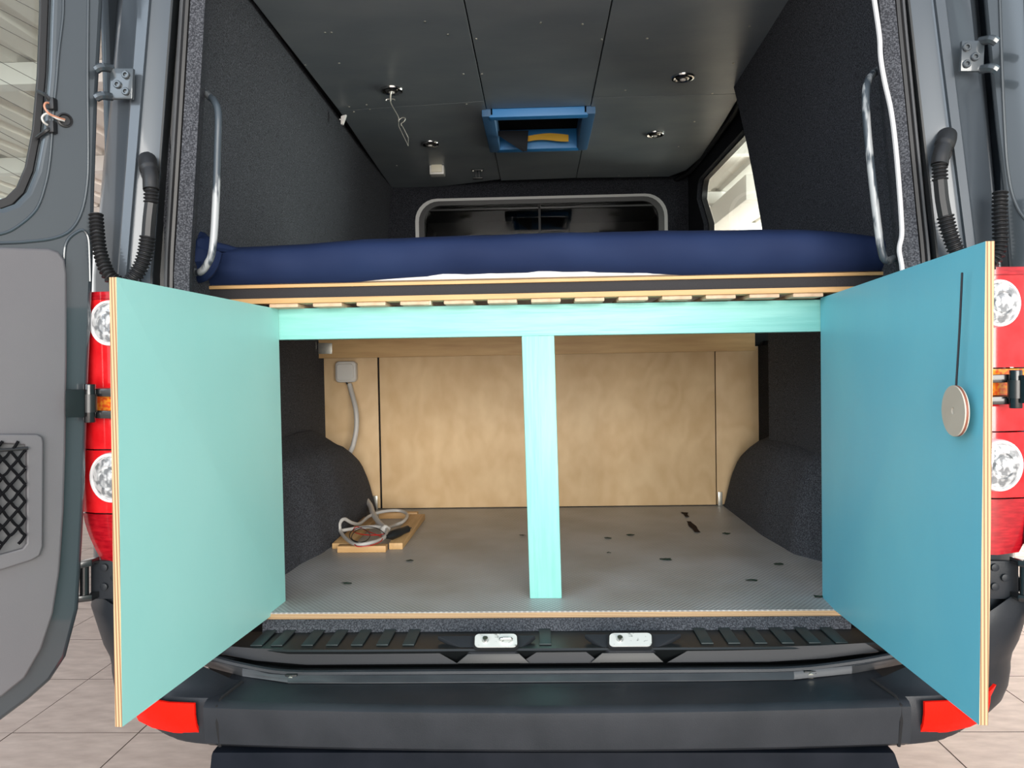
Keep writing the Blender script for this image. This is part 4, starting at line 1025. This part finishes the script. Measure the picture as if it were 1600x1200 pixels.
tagset(w1, 'thin black wire tangled inside the white cable loops', 'wire')
RW = M('red_wire', (0.45,0.02,0.015,1), 0.45)
w2 = tube('thin_red_wire', [cf(602,834,0.016),cf(588,836,0.02),cf(566,835,0.02),cf(552,830,0.02),cf(558,823,0.03),cf(574,830,0.02),cf(594,838,0.018),cf(596,845,0.012),cf(580,852,0.012),cf(560,854,0.010),cf(554,851,0.012)], 0.0018, RW, None, n=5)
tagset(w2, 'thin red wire looping beside the black plug', 'wire')
# pine battens on the floor
bf = empty('batten_frame', (-0.56, 0.75, FZ), 'loose rectangle of pine battens lying by the left wheel arch', 'wooden frame')
def fx(px, py, z=FZ): return P(px, py, Z=z)
B1 = fx(527,864); B2 = fx(603,863)
box('pine_batten', (B1.x, B1.y, FZ+0.0005), (B2.x, B1.y+0.035, FZ+0.022), PINEX, bf, bevel=0.0015)
B1 = fx(608,859); B2 = fx(629,859); F1 = fx(641,812, FZ); F2 = fx(664,812, FZ)
bm = bmesh.new(); zt_ = FZ+0.0225
hexa(bm, [(B1.x,B1.y,FZ+.0005),(B2.x,B1.y,FZ+.0005),(F2.x,F1.y,FZ+.0005),(F1.x,F1.y,FZ+.0005),(B1.x,B1.y,zt_),(B2.x,B1.y,zt_),(F2.x,F1.y,zt_),(F1.x,F1.y,zt_)]); from_bm('pine_plank', bm, PINEY, bf, bevel=0.0015)
B1 = fx(519,858); B2 = fx(546,858); F1 = fx(566,815); F2 = fx(590,815)
bm = bmesh.new(); hexa(bm, [(B1.x,B1.y,FZ+.0005),(B2.x,B1.y,FZ+.0005),(F2.x,F1.y,FZ+.0005),(F1.x,F1.y,FZ+.0005),(B1.x,B1.y,zt_-.003),(B2.x,B1.y,zt_-.003),(F2.x,F1.y,zt_-.003),(F1.x,F1.y,zt_-.003)]); from_bm('pine_plank', bm, PINEY, bf, bevel=0.0015)
B1 = fx(592,811); B2 = fx(654,808)
box('pine_batten', (B1.x, B1.y, FZ+0.0005), (B2.x, B1.y+0.03, FZ+0.024), PINEX, bf, bevel=0.0015)
# bits of leaf and a brown scrape on the floor
LEAF = M('dried_leaf', (0.012,0.030,0.018,1), 0.8); BROWN = M('brown_flake', (0.045,0.020,0.012,1), 0.8)
k = 0
for px, py, r, lab in ((543,912,.012,'dark leaf crumb on the floor left of the post, nearest the left cupboard door'),(641,876,.011,'dark leaf crumb on the floor just in front of the pine battens'),(816,837,.008,'tiny dark leaf crumb on the floor close to the left side of the centre post'),(985,836,.011,'dark leaf crumb on the floor nearest the plywood panel, right of the post'),(950,841,.009,'faint leaf crumb beside the one nearest the plywood panel'),(1041,874,.014,'largest dark leaf crumb, mid floor right of the centre post'),(1133,834,.011,'round green-black leaf crumb on the floor by the far foot of the right wheel arch'),(1172,907,.012,'flat dark leaf crumb near the plywood edge on the right half of the floor'),(1281,933,.012,'dark leaf crumb touching the foot of the right cupboard door'),(1218,882,.010,'small leaf crumb on the floor along the right wheel arch'),(951,864,.005,'tiniest leaf speck on the floor, alone right of the centre post')):
    c = fx(px, py, FZ+0.001); r *= 1.45; bm = bmesh.new(); vs = []
    for i in range(9):
        a_ = 2*math.pi*i/9; rr_ = r*random.uniform(0.45, 1.1); vs.append(bm.verts.new(c+Vector((rr_*math.cos(a_)*1.2, rr_*math.sin(a_)*0.8, random.uniform(0, 0.003)))))
    vc = bm.verts.new(c+Vector((0,0,0.004)))
    for i in range(9): bm.faces.new((vs[i], vs[(i+1)%9], vc))
    o = from_bm('leaf_fragment', bm, LEAF); tagset(o, lab, 'leaf', 'leaf crumbs on the cargo floor')
for q0, q1, lab in (((1069,801),(1074,808),'small brown flake, the one nearer the plywood panel'),((1076,815),(1090,832),'long brown flake, the one further from the plywood panel')):
    a_, b2 = fx(*q0, FZ+0.001), fx(*q1, FZ+0.001); d_ = (b2-a_); s_ = Vector((-d_.y, d_.x, 0)).normalized()
    bm = bmesh.new(); A_ = []; B_ = []
    for i in range(8):
        t = i/7; wd = random.uniform(0.006, 0.015); p = a_+d_*t; A_.append(bm.verts.new(p+s_*wd+Vector((0,0,0.001)))); B_.append(bm.verts.new(p-s_*wd+Vector((0,0,0.002))))
    for i in range(7): bm.faces.new((A_[i], A_[i+1], B_[i+1], B_[i]))
    bmesh.ops.solidify(bm, geom=bm.faces[:], thickness=0.0008)
    o = from_bm('brown_flake', bm, BROWN); tagset(o, lab, 'flake')

# ================================================================== THINGS ON THE CEILING
spots = ((612,140,'chrome spotlight the wire hook hangs from'),(672,224,'chrome ceiling spotlight nearest the white ceiling box'),(1067,120,'large bright chrome spotlight nearest the open rear, right of hatch'),(1023,209,'chrome ceiling spotlight beside the blue hatch frame'))
for px, py, lab in spots:
    c = P(px, py, Z=CZ); r = 0.046
    s_ = empty('ceiling_spotlight', c, lab, 'spotlight', 'chrome spotlights in the ceiling')
    bm = bmesh.new(); lathe(bm, c, (0,0,-1), [(r,-0.001),(r,0.003),(r*0.93,0.008),(r*0.80,0.009),(r*0.70,0.004),(r*0.62,0.001)], 32); from_bm('chrome_ring', bm, CHROME, s_, smooth=True)
    bm = bmesh.new(); lathe(bm, c, (0,0,-1), [(r*0.64,0.0),(r*0.60,0.006),(r*0.45,0.011),(r*0.30,0.011),(r*0.26,0.008)], 24); from_bm('spotlight_eye', bm, M('spot_eye', (0.25,0.24,0.22,1), 0.2, metal=0.9), s_, smooth=True)
    bm = bmesh.new(); lathe(bm, c, (0,0,-1), [(r*0.25,0.008),(r*0.22,0.014),(r*0.1,0.016)], 16); from_bm('bulb', bm, WHITEP, s_, smooth=True)
# wire hook hanging under the first spotlight
hk = empty('wire_hook', P(612,150,D=3.05), 'thin steel wire hook dangling below the left front spotlight', 'hook')
Dk = 3.03
tube('hook_stem', [P(611,143,D=Dk),P(610,150,D=Dk),P(610,158,D=Dk)], 0.0035, ZINC, hk, per=3)
tube('hook_crossbar', [P(603,157,D=Dk),P(605,155,D=Dk),P(615,155,D=Dk),P(617,157,D=Dk)], 0.002, ZINC, hk, per=3)
tube('hook_shank', [P(610,158,D=Dk),P(612,164,D=Dk),P(622,182,D=Dk),P(623,190,D=Dk)], 0.0022, ZINC, hk, per=3)
tube('hook_clasp', [P(623,188,D=Dk),P(628,184,D=Dk),P(633,185,D=Dk),P(631,190,D=Dk),P(627,193,D=Dk),P(628,197,D=Dk)], 0.002, ZINC, hk, per=4)
tube('wire_loop', [P(623,190,D=Dk),P(623,197,D=Dk),P(638,228,D=Dk),P(638,215,D=Dk),P(629,197,D=Dk)], 0.0016, ZINC, hk, smooth_path=False, n=6)
cb_ = empty('ceiling_box', P(683,264,D=4.3), 'small white box fixed to ceiling in front of felt partition', 'box')
c = P(683,265,D=4.25)
box('box_body', (c.x-0.040,c.y-0.02,c.z-0.030), (c.x+0.040,c.y+0.05,CZ-0.0005), WHITEP, cb_, bevel=0.006)
box('box_cover', (c.x-0.030,c.y-0.026,c.z-0.020), (c.x+0.030,c.y-0.018,c.z+0.022), M('cream_cover', (0.60,0.56,0.44,1), 0.5), cb_, bevel=0.003)
br = empty('black_bracket', P(745,258,D=4.3), 'black metal bracket under the ceiling by the white box', 'bracket')
c = P(746,262,D=4.35)
box('bracket_top', (c.x-0.034,c.y-0.01,CZ-0.008), (c.x+0.034,c.y+0.02,CZ-0.0005), PLASTD, br)
box('bracket_stem', (c.x-0.012,c.y-0.004,c.z-0.055), (c.x-0.006,c.y+0.008,CZ-0.006), PLASTD, br); box('bracket_stem', (c.x+0.006,c.y-0.004,c.z-0.055), (c.x+0.012,c.y+0.008,CZ-0.006), PLASTD, br)
box('bracket_foot', (c.x-0.028,c.y-0.01,c.z-0.062), (c.x+0.028,c.y+0.02,c.z-0.053), PLASTD, br)
for sx in (-0.024, 0.024): rod('bracket_bolt', (c.x+sx,c.y-0.004,CZ-0.008), (c.x+sx,c.y-0.004,CZ-0.013), 0.006, ZINC, br, n=10)
wc = empty('white_clip', P(537,187,D=3.45), 'small white plastic clip at left ceiling edge', 'clip')
c = P(537,187,D=3.30)
bm = bmesh.new(); hexa(bm, [c+Vector(q) for q in ((-.012,-.01,-.022),(-.002,-.01,-.022),(-.002,.01,-.022),(-.012,.01,-.022),(-.010,-.01,.014),(.014,-.01,.020),(.014,.01,.020),(-.010,.01,.014))]); from_bm('clip_body', bm, WHITEF, wc, bevel=0.004)
rod('clip_pin', c+Vector((-.006,0,0)), c+Vector((-.018,0.0,0.002)), 0.003, WHITEF, wc, n=8)
# roof hatch with its blue foam surround
ht = empty('roof_hatch', (0.0, 1.65, CZ), 'roof hatch opening with a bright blue foam surround', 'hatch')
hx0, hx1, hy0, hy1 = P(762,205,D=3.6).x-0.01, P(926,205,D=3.6).x-0.005, 1.345, 1.925
bw = 0.055
box('foam_bar', (hx0+0.03,hy0,CZ-0.034), (hx1-0.03,hy0+0.05,CZ+0.07), BLUEF, ht, bevel=0.010)
box('foam_bar', (hx0+0.03,hy1-0.06,CZ-0.030), (hx1-0.03,hy1,CZ+0.07), BLUEF, ht, bevel=0.010)
BLUEG = M('greyish_blue_foam', (0.040,0.130,0.270,1), 0.55)  # darker, greyer blue for the sides of the surround
box('foam_side', (hx0,hy0-0.0,CZ-0.030), (hx0+bw,hy1-0.01,CZ+0.07), BLUEG, ht, bevel=0.008)
box('foam_side', (hx1-bw,hy0-0.0,CZ-0.030), (hx1,hy1-0.01,CZ+0.07), BLUEG, ht, bevel=0.008)
box('hatch_dome', (hx0,hy0,CZ+0.155), (hx1,hy1,CZ+0.17), DARK, ht, bevel=0)
for q in (((hx0-0.01,hy0,CZ+0.05),(hx0,hy1,CZ+0.17)),((hx1,hy0,CZ+0.05),(hx1+0.01,hy1,CZ+0.17)),((hx0,hy0-0.01,CZ+0.05),(hx1,hy0,CZ+0.17)),((hx0,hy1,CZ+0.05),(hx1,hy1+0.01,CZ+0.17))): box('hatch_wall', q[0], q[1], DARK, ht, bevel=0)
yp = bmesh.new(); c = P(850,213,D=3.80)
R1 = []
for i in range(12):
    t = i/11; R1.append([c+Vector(((t-0.5)*0.20+0.02, 0.0, -0.022+0.006*math.sin(t*5))), c+Vector(((t-0.5)*0.20+0.02, 0.0, 0.010*math.sin(t*math.pi)+0.004)), c+Vector(((t-0.5)*0.20+0.02, 0.05, 0.02*math.sin(t*math.pi)+0.01))])
yo_ = loft('yellow_packet', R1, YEL, None, thick=0.004)
tagset(yo_, 'yellow packet lying inside the blue framed roof hatch', 'packet')
NETM = M('black_net_cloth', (0.010,0.012,0.016,1), 0.9)
R1 = []
for i in range(9):
    t = i/8; w3 = 0.10*(1-t)+0.01
    cc = P(790+30*t, 205+32*t, D=3.72-0.03*t)
    R1.append([cc+Vector((-w3*0.6,0.002*math.sin(i*2),0)), cc+Vector((0,-0.008,0)), cc+Vector((w3,0.004*math.sin(i*3),0))])
o = loft('net_cloth', R1, NETM, None, thick=0.0015); tagset(o, 'black net cloth drooping out of the roof hatch', 'net')
